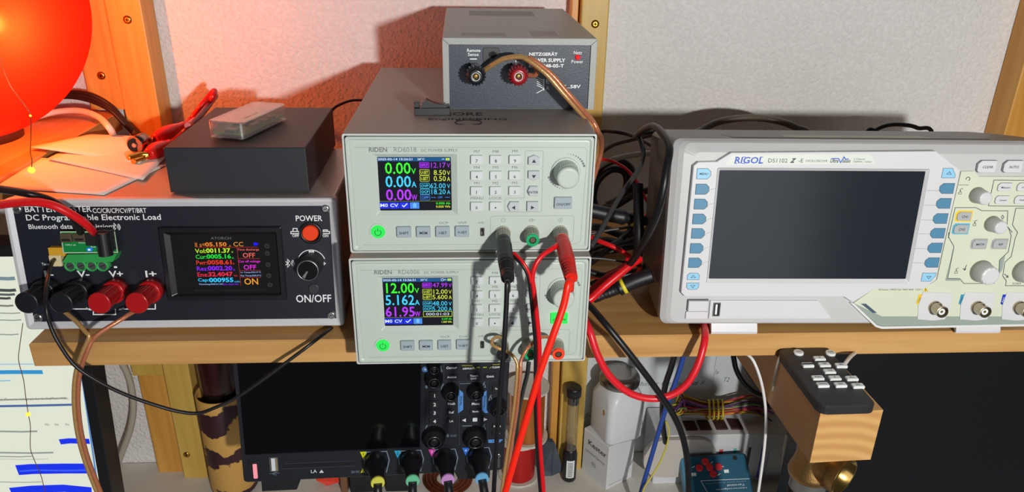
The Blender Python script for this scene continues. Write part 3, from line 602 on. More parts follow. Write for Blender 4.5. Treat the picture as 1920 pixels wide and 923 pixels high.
lo = lambda w, k: [(A[0], A[1], w), (B_[0], B_[1], w), (C_[0]-3, C_[1]+2, w+k), (D[0]+1, D[1]+3, w+k)]
b.loft([lo(-1.4, 0), lo(7, 2.5)])
for x in (755, 870, 988, 1105):
    a, d = z2(x, 112, 9); b.mat(m_tb); b.lathe(a, d, [(4.3, 0), (4.3, 9.2), (3.3, 9.4), (3.1, 8)], 24, c1=False); b.mat(m_steel); b.lathe(a, d, [(3.1, 7.5), (2.9, 8.6)], 18); b.mat(m_dark); b.line([(a-2, d-.8), (a+2, d+.8)], .6, 8.7)
b.build('terminal_block', ab)
b = MB().mat(mat('yellowed_white_plastic', (222, 205, 160), .5)); a, d = z2(590, 55, 3); b.slab(a-3, d-4, a+6, d+5, -1.4, 5, .5, .4); b.mat(mat('yellow_tape', (214, 160, 40), .4)); b.slab(a-3, d+4, a+9, d+11, -1.4, 4, .5, .4); b.build('sensor_plug', t)

# ------------------------------------------------------------------ black box and clear case on the tester
TT = .0040 + (TH-1.6)*.001 + .0002
bx = Matrix.Translation((-.1655, .0788, TT)) @ Matrix.Rotation(.0081, 4, 'Z')
t = thing('metal_box', 'plain matt black metal box standing on the battery tester', 'box', bx)
m_bbox = mat('matt_black_coating', (40, 42, 48), .5, var=.06, bump=.02)
b = MB(.001, 'f').mat(m_bbox); BWd, BD, BH = 107.4, 134, 37.0; b.slab(0, 0, BWd, BD, 1, BH, r=.8, ch=.6, k=2); b.build('housing', t)
b = MB(.001, 'f').mat(m_rubber)
for x in (12, BWd-12):
    for y in (12, BD-12): b.lathe(x, y, [(5, 0), (5, 1.2)], 14)
b.build('rubber_feet', t)
BT = TT + BH*.001
P = [AZ(x, y, BT+.0018) for x, y in ((383, 255), (458, 262), (540, 222))]
ax = (P[2]-P[1]); ang = math.atan2(ax.y, ax.x); LL = ax.length*1000; WW = 31.0
t = thing('computer_case', 'small transparent case with a green circuit board inside, on the matt black box', 'electronics case', Matrix.Translation((P[1].x, P[1].y, BT+.0001)) @ Matrix.Rotation(ang, 4, 'Z'))
m_clr = clear('clear_plastic', (250, 246, 242), .14, .06)
def frosted(m, k):
    nt = m.node_tree; o = nt.nodes['Material Output']; src = o.inputs[0].links[0].from_socket; d = nt.nodes.new('ShaderNodeBsdfDiffuse'); d.inputs[0].default_value = (.8, .78, .76, 1)
    x = nt.nodes.new('ShaderNodeMixShader'); x.inputs[0].default_value = k; nt.links.new(src, x.inputs[1]); nt.links.new(d.outputs[0], x.inputs[2]); nt.links.new(x.outputs[0], o.inputs[0])
frosted(m_clr, .08)
b = MB(.001, 'f').mat(m_clr); b.slab(0, 0, LL, WW, 1.8, 15, r=4, ch=.8); b.build('shell_outer', t)
b = MB(.001, 'f').mat(m_clr); b.slab(1.5, 1.5, LL-1.5, WW-1.5, 3, 13.6, r=3, ch=.5); b.line([(10, 9), (LL-12, 9)], .6, 15.1); b.line([(10, 11), (LL-12, 11)], .6, 15.1); b.mat(m_grey); b.text('ZERO CASE', 14, 5, 34, 7, 15.1); b.build('shell_inner', t)
b = MB(.001, 'f').mat(mat('circuit_board_green', (120, 160, 60), .4, var=.3, scale=400)); b.slab(2, 2, LL-2, WW-2, 4.2, 5.6, r=3)
b.mat(m_steel); b.slab(1.7, 8, 8, 18, 5.6, 8.4, .5); b.slab(20, 1.8, 30, 7, 5.6, 8.6, .5); b.slab(36, 1.8, 43, 7, 5.6, 8.2, .5); b.slab(48, 1.8, 55, 7, 5.6, 8.2, .5); b.mat(m_dark); b.slab(24, 12, 38, 24, 5.6, 7, .3); b.slab(1.8, 11, 2.0, 20, 3.4, 4.4); b.build('circuit_board', t)
b = MB(.001, 'f').mat(m_clr)
for x in (6, LL-6):
    for y in (6, WW-6): b.lathe(x, y, [(2.6, 0), (3.4, 1.8)], 14)
b.build('feet', t)

# ------------------------------------------------------------------ papers, clips and cables on the tester
m_pap = mat('white_paper', (225, 216, 208), .8, var=.02)
def sheet(label, pts, z, dz, sag=.0):
    c = [AZ(x, y, z + q) for x, y, q in pts]; n = 10; b = MB(1, 'f').mat(m_pap)
    g = [[None]*(n+1) for _ in range(n+1)]
    for i in range(n+1):
        for j in range(n+1):
            u, v = i/n, j/n; p = c[0]*(1-u)*(1-v)+c[1]*u*(1-v)+c[2]*u*v+c[3]*(1-u)*v
            p.z += sag*math.sin(math.pi*u)*math.sin(math.pi*v); g[i][j] = p
    for k in (0, .00025):
        for i in range(n):
            for j in range(n): b.f([b.v(tuple(q + Vector((0, 0, k)))) for q in (g[i][j], g[i+1][j], g[i+1][j+1], g[i][j+1])], True)
    e = [g[i][0] for i in range(n+1)] + [g[n][j] for j in range(1, n+1)] + [g[i][n] for i in range(n-1, -1, -1)] + [g[0][j] for j in range(n-1, 0, -1)]
    for p, q in zip(e, e[1:]+e[:1]): b.f([b.v(tuple(x)) for x in (p, q, q+Vector((0, 0, .00025)), p+Vector((0, 0, .00025)))])
    return tag(b.build('paper_sheet', weld=True), label, 'paper', 'loose paper sheets on the tester')
TZ = TT + .0003
sheet('lowest loose paper sheet, its front corner hanging over the tester\'s front edge', [(-20, 352, 0), (195, 366, .0002), (312, 310, .0002), (70, 296, .002)], TZ, 0, .001)
sheet('middle loose paper sheet of the tester pile, its left corner pointing at the lit wire', [(88, 298, .004), (268, 338, .0016), (330, 275, .0016), (150, 268, .005)], TZ, 0, .003)
sheet('topmost loose paper sheet of the tester pile, touching the side board', [(55, 276, .008), (262, 306, .004), (318, 258, .003), (170, 252, .006)], TZ, 0, .004)
m_bare = m_brass
def clip(label, boot, nose, jaw, cab, m_j):
    t = thing('alligator_clip', label, 'test clip', boot[0], 'red clips on the papers'); M = t.matrix_world.inverted()
    d = (boot[1]-boot[0]); b = MB(1, 'f', M=M).mat(m_redrub); b.tube(boot, .006, 14, taper=lambda s: .0045+.0028*math.sin(math.pi*min(1, s*1.2))); b.build('boot', t)
    b = MB(1, 'f', M=M).mat(m_j); jaw(b); b.build('jaws', t)
    b = MB(1, 'f', M=M).mat(cab[1]); b.tube(cab[0], .0028, 10); b.build('lead', t)
    return t
zc = TZ+.012
B0, B1 = AZ(290, 262, zc), AZ(346, 236, zc+.004)
def jw1(b):
    b.tube([AZ(252, 272, zc+.001), AZ(270, 265, zc+.001)], .0078, 20, smooth=False); b.mat(m_dark); b.tube([AZ(251.6, 272.4, zc+.001), AZ(251.9, 272.2, zc+.001)], .006, 20, smooth=False); b.mat(m_steel); b.tube([AZ(255, 271, zc+.001), AZ(251, 273, zc+.001)], .002, 10, smooth=False); b.mat(mat('grey_clip_arm', (150, 90, 70), .4, .5)); b.tube([AZ(268, 266, zc), AZ(284, 262, zc), B0], .003)
clip('upper red clip on the papers, holding a round chrome socket', [B0, (B0+B1)/2, B1], None, jw1, ([B1, AZ(360, 222, zc+.008), AZ(378, 198, zc+.02), AZ(398, 174, zc+.03), AZ(402, 172, zc+.031), AZ(396, 186, zc+.025), AZ(372, 218, zc+.004), AZ(352, 236, TT+.036)], m_redrub), mat('chrome', (150, 130, 120), .15, 1.0))
C0, C1 = AZ(278, 290, TZ+.008), AZ(318, 270, TZ+.008)
def jw2(b):
    b.tube([AZ(240, 296, TZ+.009), AZ(262, 290, TZ+.009), C0], .0024); b.tube([AZ(250, 303, TZ+.006), AZ(268, 296, TZ+.006), C0], .0024)
clip('lower red clip on the papers, with open gilt jaws', [C0, (C0+C1)/2, C1], None, jw2, ([C1, AZ(330, 262, TZ+.012), AZ(350, 244, TZ+.024), AZ(378, 214, TZ+.030), AZ(404, 180, TZ+.034)], mat('dark_red_lead', (120, 22, 20), .4)), m_gold)

# ------------------------------------------------------------------ red lamp on the side board
lc = CAM + ray(-122, 8)*.655; LR = 257*.655/F_PX
lc.z = LB + LR + .0002
t = thing('lamp', 'glowing red globe lamp standing on the side board at the left', 'lamp', (lc.x, lc.y, LB+.0002))
def shade_mat():
    m = bpy.data.materials.new('red_lamp_shade'); m.use_nodes = True; nt = m.node_tree; nt.nodes.remove(nt.nodes['Principled BSDF'])
    tc = nt.nodes.new('ShaderNodeTexCoord'); n = nt.nodes.new('ShaderNodeTexNoise'); n.inputs['Scale'].default_value = 12; nt.links.new(tc.outputs['Object'], n.inputs['Vector'])
    mx = nt.nodes.new('ShaderNodeMix'); mx.data_type = 'RGBA'; mx.inputs[6].default_value = (.085, .0019, .0004, 1); mx.inputs[7].default_value = (.10, .0023, .0005, 1); nt.links.new(n.outputs[0], mx.inputs[0])
    tl = nt.nodes.new('ShaderNodeBsdfTranslucent'); df = nt.nodes.new('ShaderNodeBsdfDiffuse'); tr = nt.nodes.new('ShaderNodeBsdfTransparent'); tr.inputs[0].default_value = (1, .20, .04, 1)
    nt.links.new(mx.outputs[2], tl.inputs[0]); nt.links.new(mx.outputs[2], df.inputs[0])
    a = nt.nodes.new('ShaderNodeMixShader'); a.inputs[0].default_value = .35; nt.links.new(tl.outputs[0], a.inputs[1]); nt.links.new(df.outputs[0], a.inputs[2])
    c = nt.nodes.new('ShaderNodeMixShader'); c.inputs[0].default_value = .28; nt.links.new(a.outputs[0], c.inputs[1]); nt.links.new(tr.outputs[0], c.inputs[2])
    em = nt.nodes.new('ShaderNodeEmission'); em.inputs[0].default_value = (1, .014, .004, 1); em.inputs[1].default_value = .5
    ad = nt.nodes.new('ShaderNodeAddShader'); nt.links.new(c.outputs[0], ad.inputs[0]); nt.links.new(em.outputs[0], ad.inputs[1])
    nt.links.new(ad.outputs[0], nt.nodes['Material Output'].inputs[0]); return m
b = MB(1, 'f').mat(shade_mat()); pr = [(LR*math.sin(math.radians(a)), LR-LR*math.cos(math.radians(a))) for a in range(14, 171, 4)]
b.lathe(0, 0, pr, 64, c0=False, c1=False); b.build('shade', t)
b = MB(1, 'f').mat(mat('lamp_base_dark', (60, 30, 20), .5)); b.lathe(0, 0, [(.042, 0), (.042, .012), (.012, .016), (.010, .05)], 32); b.build('base', t)
bp = CAM + ray(-12, 44)*.632 - Vector((lc.x, lc.y, LB+.0002))
b = MB(1, 'f').mat(glow('lamp_bulb', (255, 190, 80), .8)); b.tube([(.0, 0, .05), bp*.9, bp], .006, 10, taper=lambda s: .005); 
b.lathe(bp.x, bp.y, [(.0005+.014*math.sin(math.radians(a)), bp.z-.014*math.cos(math.radians(a))) for a in range(0, 181, 15)], 24); b.build('bulb', t)
ld = bpy.data.lights.new('bulb_light', 'POINT'); ld.energy = LAMP_P; ld.color = (1, .78, .45); ld.shadow_soft_size = .006; lo_ = bpy.data.objects.new('bulb_light', ld); COL.objects.link(lo_); lo_.location = CAM + ray(-12, 44)*.613 - Vector((lc.x, lc.y, LB+.0002)); lo_.parent = t
# fairy lights
def fairy(label, pts, leds, y):
    t = thing('fairy_light_string', label, 'string lights', AY(pts[0][0], pts[0][1], y if not isinstance(y, list) else y[0])); M = t.matrix_world.inverted()
    ys = y if isinstance(y, list) else [y]*len(pts)
    b = MB(1, 'f', M=M).mat(mat('copper_wire', (150, 105, 60), .3, .8)); b.tube([AY(q[0], q[1], k) for q, k in zip(pts, ys)], .00035, 6); b.build('wire', t)
    for px, py, yy, r in leds:
        p = AY(px, py, yy); b = MB(1, 'f', M=M @ Matrix.Translation(p)).mat(glow('warm_led', (255, 205, 70), 1.6)); b.lathe(0, 0, [(.0003, -r), (r*.7, -r*.7), (r, 0), (r*.7, r*.7), (.0003, r)], 14); b.build('led', t)
fairy('thin lit wire hanging in front of the red globe lamp down to the papers', [(-5, 90), (6, 130), (22, 165), (45, 196), (57, 217), (58, 255), (57, 285), (60, 300), (59, 318)], [(57, 217, .06, .0009), (59, 319, .06, .0026)], .06)
fairy('thin lit wire hanging in front of the monitor screen', [(43, 606), (37, 650), (35, 676), (44, 712), (48, 742), (53, 776), (57, 800), (57, 840), (64, 862), (76, 890), (82, 912), (88, 940)], [(53, 777, .13, .0022)], .13)
# cables at the left
m_cblk = mat('black_cable', (20, 20, 24), .4); m_cwhite = mat('white_cable', (206, 200, 190), .45); m_cdk = mat('brown_black_cable', (40, 24, 20), .45); m_cred = mat('red_cable', (215, 20, 28), .32)
for i, (lb, off) in enumerate((('uppermost of the dark cables looping from the red lamp to the left post', 0), ('middle one of the dark cables looping from the red lamp to the left post', 1), ('lowest of the dark cables looping from the red lamp to the left post', 2))):
    cable('cable', lb, [AY(35, 212+5*off, .338), AY(75, 183+4*off, .335), AY(120, 174+4*off, .325), AY(165, 176+6*off, .315), AY(205, 196+5*off, .312-.004*off), AY(232, 224+4*off, .308-.004*off), AY(258-4*off, 252, .302), AY(272-10*off, 266, .29)], .0022, m_cdk, group='dark cables at the left post')
cable('cable', 'pale cable lying on the side board and dropping behind the papers', [AZ(-20, 238, LB+.004), AZ(15, 235, LB+.004), AZ(60, 222, LB+.004), AZ(105, 210, LB+.008), AZ(150, 208, LB+.012), AZ(185, 220, LB+.014), AZ(205, 240, LB+.012), AZ(212, 252, LB+.002)], .0031, m_cwhite)
# thick leads to the adapter board
TPW = lambda x, y, w: Vector(TP.M @ Vector((TP.px(x, y, w)[0]*.001, -w*.001, TP.px(x, y, w)[1]*.001)))
cable('cable', 'thick red lead curving over the tester front to the green adapter board', [AY(-30, 390, -.02), AY(0, 384, -.005), AY(55, 379, .015), AY(95, 384, .025), AY(130, 400, .03), AY(158, 418, .036), AY(172, 432, .044), TPW(176, 437, 7)], .0030, m_cred)
cable('cable', 'thick black lead curving over the tester front to the green adapter board', [AY(-30, 350, .0), AY(0, 355, .012), AY(45, 362, .03), AY(90, 374, .035), AY(120, 392, .037), AY(140, 412, .042), AY(150, 432, .05), TPW(152, 438, 5)], .0028, m_cblk)
# ------------------------------------------------------------------ monitor at the far left
mo = AY(170, 684, .15); mo2 = AY(210, 923, .15)
MP = Panel((mo.x, .15, mo.z), lean=0)
t = thing('monitor', 'monitor showing pages with blue strokes, at the left edge under the side board', 'monitor', Matrix.Translation((mo.x, .15, -.30)))
b = MB(1, 'f', M=t.matrix_world.inverted()).mat(m_black)
TL = AY(8, 472, .15); xr = lambda z: mo.x + (mo2.x-mo.x)*(z-mo.z)/(mo2.z-mo.z)
zt, zb_ = TL.z+.006, -.34; xl = -.56
def loopx(y, o): return [(xl+o, y, zb_+o), (xr(zb_)-o, y, zb_+o), (xr(zt)-o, y, zt-o), (xl+o, y, zt-o)]
b.loft([loopx(.175, 0), loopx(.151, 0), loopx(.15, .001), loopx(.15, .011), loopx(.153, .0112)], True, False); b.build('housing', t)
b = MB(1, 'f', M=t.matrix_world.inverted()).mat(m_black); b.slab(-.47, .175, -.43, .19, -.5, -.1, r=.004); b.slab(-.54, .12, -.36, .26, -.5295, -.5, r=.01); b.build('stand', t)
b = MB(1, 'f', M=t.matrix_world.inverted()).mat(glow('page_white', (226, 230, 212), .97)); L = loopx(.1525, .0108); b.f([b.v(p) for p in L]); b.build('screen', t)
b = MB(1, 'f', M=t.matrix_world.inverted())
def st(pts, wd, col, y=.1521):
    b.mat(glow('page_%s_%s_%s' % col, col, .97)); Q = [AY(px, py, y) for px, py in pts]; k = (Q[0]-CAM).length/F_PX
    b2 = [(q.x, q.z) for q in Q]; n = len(b2); up, dn = [], []
    for i in range(n):
        a = Vector(b2[max(0, i-1)]); c = Vector(b2[min(n-1, i+1)]); d = (c-a).normalized(); nn = Vector((-d.y, d.x))*wd*k/2; p = Vector(b2[i]); up.append((p.x+nn.x, y, p.y+nn.y)); dn.append((p.x-nn.x, y, p.y-nn.y))
    for i in range(n-1): b.f([b.v(q) for q in (up[i], up[i+1], dn[i+1], dn[i])])
BL = (20, 50, 235); GB = (150, 155, 150); LBL = (50, 150, 210)
st([(112, 829), (130, 827), (168, 828)], 10, BL); st([(32, 882), (60, 880), (120, 879), (172, 879)], 19, BL); st([(20, 922), (60, 918), (120, 916), (172, 921)], 14, BL)
st([(36, 884), (70, 882), (120, 883), (166, 882)], 3, (60, 95, 245), .1519)
st([(-40, 699), (20, 698), (80, 698)], 7, LBL); st([(-40, 716), (20, 714)], 2, (130, 190, 220)); st([(-60, 763), (60, 761), (145, 759)], 4, (74, 104, 160)); st([(-60, 684), (60, 683), (150, 684)], 2, (160, 200, 220))
st([(-60, 476), (15, 475), (25, 475)], 4, (40, 110, 200)); st([(-60, 752), (50, 749), (125, 747)], 2.5, (150, 150, 140))
for x in (88, 106, 126): st([(x-4, 796), (x+4, 797)], 4, (190, 195, 180))
for y, x1, c1, wd in ((523, 28, (120, 140, 150), 6), (545, 30, (70, 75, 75), 5), (553, 28, (90, 95, 95), 4), (560, 20, (70, 72, 72), 4), (574, 25, (120, 122, 118), 3), (588, 38, GB, 2), (601, 40, GB, 2), (628, 35, GB, 2), (810, 70, GB, 3), (850, 100, GB, 3), (857, 60, GB, 2), (862, 90, (200, 204, 190), 2), (905, 78, GB, 1.5)): st([(-60, y+1), (-10, y-1), (x1*.6, y), (x1, y-1)], wd, c1)
st([(150, 686), (157, 730), (170, 820), (182, 905), (187, 940)], 3, (90, 140, 200))
b.mat(glow('page_text_grey', (120, 122, 112)))
p0, p1 = AY(0, 753, .152), AY(127, 744, .152)
def mk():
    c = bpy.data.curves.new('t', 'FONT'); c.body = 'als Marcus to Instagraph des die SitzMess. 1932a'; c.size = 1; c.resolution_u = 1; return c
V, Fs = curve_mesh('montext', mk); x0 = min(a[0] for a in V); x1 = max(a[0] for a in V); y0 = min(a[1] for a in V); y1 = max(a[1] for a in V)
vs = [b.v((p0.x+(a[0]-x0)/(x1-x0)*(p1.x-p0.x), .152, p0.z+(a[1]-y0)/(y1-y0)*.004)) for a in V]
for f in Fs: b.f([vs[i] for i in f])
b.build('screen_content', t)

# ------------------------------------------------------------------ oscilloscope on the shelf
RP = Panel((.223, .037, .0085), rot=-.0235, lean=.0971)
t = thing('oscilloscope', 'white desktop oscilloscope with blue soft keys, standing on the right of the shelf', 'oscilloscope', RP.M)
m_os = mat('light_grey_plastic', (196, 197, 198), .42, var=.015); m_os2 = mat('white_grey_plastic', (216, 217, 220), .38, var=.015); m_ob = mat('dark_grey_housing', (118, 116, 112), .4, var=.03)
m_pan = mat('cream_green_panel', (212, 219, 196), .45, var=.01); m_strip = mat('grey_green_strip', (152, 166, 156), .45)
OW, OH, OD = 313.1, 152.2, 112
r1 = RP.crop(1260, 220, 2.147); r2 = RP.crop(1700, 240, 4.614); r3 = RP.crop(1700, 440, 4.614); r8 = RP.crop(1220, 220, 5.127); rb = RP.crop(1560, 440, 4.614); rc = RP.crop(1220, 380, 3.55)
# housing, with its base trimmed level
b = MB(.001, 'f').mat(m_ob)
def hs(y, o, zl, k): return [(o+p[0], y, zl + p[1]) for p in rr(0, 0, OW-2*o, OH-zl-o*k, 6)]
b.loft([[(p[0], 12.5, p[2]) for p in hs(0, .2, 0, 1)], [(p[0], 60, p[2]) for p in hs(0, 1, 6, 4.3)], [(p[0], 96, p[2]) for p in hs(0, 3, 11, 2.53)], [(p[0], OD, p[2]) for p in hs(0, 12, 18, .75)]]); b.build('rear_housing', t)
b = MB().mat(m_os)
tl_ = lambda L: [(p[0], p[1], p[2]-max(0, p[1]-(OH-8.5))*.68) for p in L]
b.loft([tl_(rr(0, 0, OW, OH, 7, -1.5)), rr(0, 0, OW, OH, 7, -12), tl_(rr(.4, .2, OW-.4, OH-.3, 7, -6)), tl_(rr(4.5, 1.5, OW-3, OH-1, 7, -3.2)), tl_(rr(8, 3, OW-5, OH-2, 7, -1.6)), tl_(rr(17, 17, OW-14, OH-8.4, 3, -1.2))][1:], False, True); b.build('front_bezel', t)
# carrying handle with a paper strip, folded on the top
b = MB(.001, 'f', M=Matrix.Translation((0, .026, .1508)) @ Matrix.Rotation(-.09, 4, 'X')).mat(m_ob); b.slab(52, 0, OW-52, 34, -4, .5, r=4, ch=.4); b.mat(mat('cream_label', (205, 202, 180), .5)); b.slab(96, 4, 214, 22, .45, .7, r=.5); b.build('folded_handle', t)
# white screen surround with the screen window
s0 = r1(148, 650, 3); s1 = r1(1018, 218, 3); s2 = r1(940, 648, 3); s3 = r1(190, 218, 3)
SU0, SU1, SV0, SV1 = 35.6, 195.4, 42.4, 130.5
pol = [r1(*q, 2.5) for q in ((86, 195), (104, 180), (180, 178), (238, 142), (1062, 136), (1160, 212), (1150, 262), (1082, 560), (1062, 655), (1010, 690), (815, 690), (728, 745), (690, 722), (52, 722), (36, 705))]
b = MB().mat(m_os2); hole = [(p[0], p[1]) for p in rr(SU0-2, SV0-3, SU1+2, SV1+2, 1)]
b.plate([pol, hole], -1.5, 3.2, .6)
b.loft([rr(SU0-2, SV0-3, SU1+2, SV1+2, 1, 3.1), rr(SU0, SV0, SU1, SV1, .6, 1.2)], False, False)
b.mat(mat('panel_line_grey', (150, 152, 154), .5))
for y in (290, 350, 410, 466, 526, 584):
    q = r1(162-(y-290)*.06, y, 3.2); e = r1(148-(y-290)*.1, y+3, 3.2); b.line([(SU0-2, q[1]+.8), (SU0-6, q[1]-.2), (SU0-9.2, q[1]-4.2)], .25, 3.25); b.line([(SU1+2.4, q[1]), (SU1+12, q[1]-.2)], .3, 3.25)
b.mat(mat('pale_mint_strip', (222, 228, 220), .4)); b.poly([r1(*q, 3.2) for q in ((212, 192), (245, 152), (800, 149), (820, 188))], 3.24)
b.build('screen_surround', t)
b = MB().mat(mat('dark_screen_glass', (34, 40, 47), .16, var=.08, scale=8)); b.slab(SU0-.3, SV0-.3, SU1+.3, SV1+.3, -1, 1.25); b.build('screen', t)
# lettering over the screen
b = MB(); z9 = RP.crop(1340, 270, 6.4, 3.3); W = 3.32
def T(s, x0, y0, x1, y1, bold=.0, shear=0.0, z=z9, w=W):
    a, d = z(x0, y1, w); e, g = z(x1, y0, w); b.text(s, a, d, e, g, w, bold, shear)
b.mat(mat('royal_blue_ink', (34, 82, 205), .4)); T('RIGOL', 236, 157, 590, 234, .02, .12)
for x in (248, 340, 536): LNp = [z9(x-14, 233, W), z9(x+26, 233, W)]; b.line(LNp, .5, W)
for x in (262, 356, 560): b.line([z9(x-12, 158, W), z9(x+22, 158, W)], .5, W)
b.mat(mat('slate_ink', (64, 74, 84), .5)); T('DS1102', 640, 176, 878, 224); T('Z', 900, 172, 985, 228, .06, .5); T('-E', 1005, 178, 1066, 222); T('OSCILLOSCOPE', 1090, 192, 1355, 216); T('Ultra', 1384, 180, 1490, 226, .02, .25); T('ision', 1530, 184, 1632, 226, .02, .25); T('2 Channel', 1668, 170, 1802, 192); T('100MHz  1GSa/s', 1664, 204, 1886, 222)
b.mat(mat('royal_blue_ink')); b.line([z9(*q, W) for q in ((1400, 176), (1488, 176), (1512, 226), (1552, 156), (1570, 184), (1610, 182))], .7, W)
b.build('brand_lettering', t)
# soft keys
m_bk = mat('steel_blue_key', (82, 138, 172), .38); m_lk = mat('light_blue_key', (150, 208, 240), .38)
def pkey(name, cx, cy, w, h, shape, m, txt='', z=r1, base=1.6, ht=2.6, tm=m_ink, th=2.0):
    a, d = z(cx, cy, ht); k = h*.3; L, R_, B2, T2 = a-w/2, a+w/2, d-h/2, d+h/2
    P = {'r': [(L, B2), (R_-k, B2), (R_, B2+k), (R_, T2-k), (R_-k, T2), (L, T2)], 'l': [(L+k, B2), (R_, B2), (R_, T2), (L+k, T2), (L, T2-k), (L, B2+k)],
         'ur': [(L, B2), (R_, B2), (R_, B2+h*.3), (R_-w*.3, T2), (L, T2)], 'dr': [(L, B2), (R_-w*.3, B2), (R_, T2-h*.3), (R_, T2), (L, T2)],
         'u': [(L, B2), (R_, B2), (R_, T2-k), (R_-k, T2), (L+k, T2), (L, T2-k)], 'd': [(L, B2+k), (L+k, B2), (R_-k, B2), (R_, B2+k), (R_, T2), (L, T2)], 's': [(L, B2), (R_, B2), (R_, T2), (L, T2)]}[shape]
    b = MB().mat(m_dark if base else m); 
    if base: b.mat(mat('key_gap', (92, 98, 104), .6)); b.line(P + [P[0]], .5, base+.72 if False else 3.28 if z is r1 else base)
    b.mat(m); b.prism(P, base-2, ht+.9, .25); b.mat(tm)
    if txt in ('^', 'v'): z_ = 1.5*(1 if txt == '^' else -1); b.line([(a-1.8, d-z_*.6), (a+1.8, d-z_*.6), (a, d+z_*.8)], .35, ht+1, True)
    elif txt: b.ctext(txt, a, d, th, ht+1, .01)
    b.build(name, t)
pkey('menu_key', 127, 227, 10.6, 8.0, 'r', m_lk, 'MENU', th=1.7)
for x, y in ((121, 289), (115, 349), (109, 409), (104, 467), (98, 527), (92, 585)): pkey('soft_key', x, y, 10.2, 8.0, 'r', m_bk)
pkey('page_key', 85, 640, 9.6, 5.4, 'u', m_lk, '^'); pkey('page_key', 82, 679, 9.6, 5.4, 'd', m_lk, 'v')
pkey('page_key', 1113, 224, 10.4, 7.4, 'ur', m_lk, '^')
for x, y in ((1104, 286), (1091, 346), (1078, 407), (1067, 466), (1056, 525), (1044, 584)): pkey('soft_key', x, y, 11.2, 8.0, 'l', m_bk)
pkey('page_key', 1031, 643, 11.0, 7.0, 'dr', m_lk, 'v')
# right-hand control panel
b = MB().mat(m_pan)
lft = [rb(*q, 0) for q in ((185, 592), (388, 450), (790, 446), (850, 428), (905, 390))] + [r2(*q, 0) for q in ((395, 690), (470, 375), (580, 374), (622, 420))]
RX = OW-7
lft2 = lft + [(RX, r2(622, 420, 0)[1]+.2), (RX, rb(430, 708, 0)[1]), rb(430, 708, 0)]
b.plate([lft2], -1.5, .6, .2)
b.mat(m_strip); sp_ = [rb(*q, 0) for q in ((185, 594), (262, 596), (432, 709))] + [(RX, rb(432, 709, 0)[1]), (RX, 2.6), rb(425, 790, 0), rb(385, 775, 0)]
b.plate([sp_], -1.5, .5, .1); b.mat(mat('slate_blue_mark', (72, 88, 112), .4)); b.poly([rb(*q, .6) for q in ((248, 598), (292, 598), (390, 678), (352, 678))], .72)
b.mat(mat('white_lip', (226, 228, 228), .4)); b.plate([[rb(*q, 0) for q in ((150, 585), (185, 592), (385, 780), (430, 792))] + [(RX, 2.6), (RX, .6), rb(425, 812, 0), rb(370, 795, 0)]], -1.5, 1.2, .2)
ln = mat('slate_outline', (66, 78, 90), .5); b.mat(ln); W = .75
def LN(z, p, wd=.45, closed=False): b.line([z(q[0], q[1], W) for q in p], wd, W, closed)
e1 = (RX, r2(755, 452, W)[1])
b.line([(RX, e1[1])] + [r2(*q, W) for q in ((755, 452), (708, 675))] + [(RX, r2(708, 677, W)[1]-.1)], .5, W)
LN(r2, [(360, 955), (420, 690), (600, 690), (650, 716), (875, 718), (868, 850), (915, 905)], .5); LN(r3, [(365, -20), (362, 20), (410, 105), (355, 380), (460, 382), (495, 424), (755, 424), (800, 340), (805, 220), (880, 150), (905, 10), (880, -60)], .5)
b.line([(RX, r2(940, 694, W)[1])] + [r2(*q, W) for q in ((945, 695), (915, 840), (960, 905))] + [r3(*q, W) for q in ((940, 30), (905, 190), (850, 240), (832, 360), (862, 400), (855, 443))] + [(RX, r3(855, 443, W)[1])], .5, W)
b.mat(m_strip); b.poly([r3(*q, .65) for q in ((410, 105), (395, 140), (355, 380), (460, 382), (458, 400), (332, 400))], .68); b.poly([r3(*q, .65) for q in ((800, 220), (852, 180), (830, 300), (790, 360))], .68)
b.mat(m_ink)
def T(z, s, x0, y0, x1, y1, bold=.0, shear=0.0, w=W):
    a, d = z(x0, y1, w); e, g = z(x1, y0, w); b.text(s, a, d, e, g, w, bold, shear)
T(r2, 'Intensity', 450, 488, 540, 500, 0, .2); T(rb, 'All Inputs 1MΩ//13pF 300V RMS  CAT I', 400, 470, 778, 486); T(r3, 'SCALE', 912, 416, 992, 432)
a, d = r2(530, 442, W); b.arc(a, d, 1.5, -60, 200, .5, W)
for z, x, y in ((r2, 465, 545), (r2, 590, 820), (r3, 430, 310)): a, d = z(x, y, W); b.disc(a, d, .55, W, 10); b.line([(a-1, d-1), (a+1.2, d-1), (a+1.2, d-2.6), (a-1, d-2.6)], .3, W, True); b.line([(a-.8, d+1), (a+1.6, d+2)], .4, W)
LN(r3, [(520, 262), (500, 305)], .5); LN(r3, [(488, 292), (502, 310), (515, 292)], .5); LN(r3, [(845, 340), (875, 368)], .5); LN(r3, [(858, 370), (878, 370), (872, 352)], .5)
LN(r2, [(830, 755), (818, 772), (830, 790), (842, 772)], .4, True)
b.mat(mat('warning_yellow', (225, 190, 30), .4)); b.poly([rb(*q, W) for q in ((788, 492), (832, 494), (812, 458))], W); b.mat(m_ink); b.line([rb(810, 468, W), rb(810, 488, W)], .4, W+.04)
b.build('control_panel', t)
for x0, col, tx in ((1055, (245, 205, 20), 'CH1'), (1428, (40, 150, 190), 'CH2'), (1790, (20, 40, 200), 'EXT')):
    pass
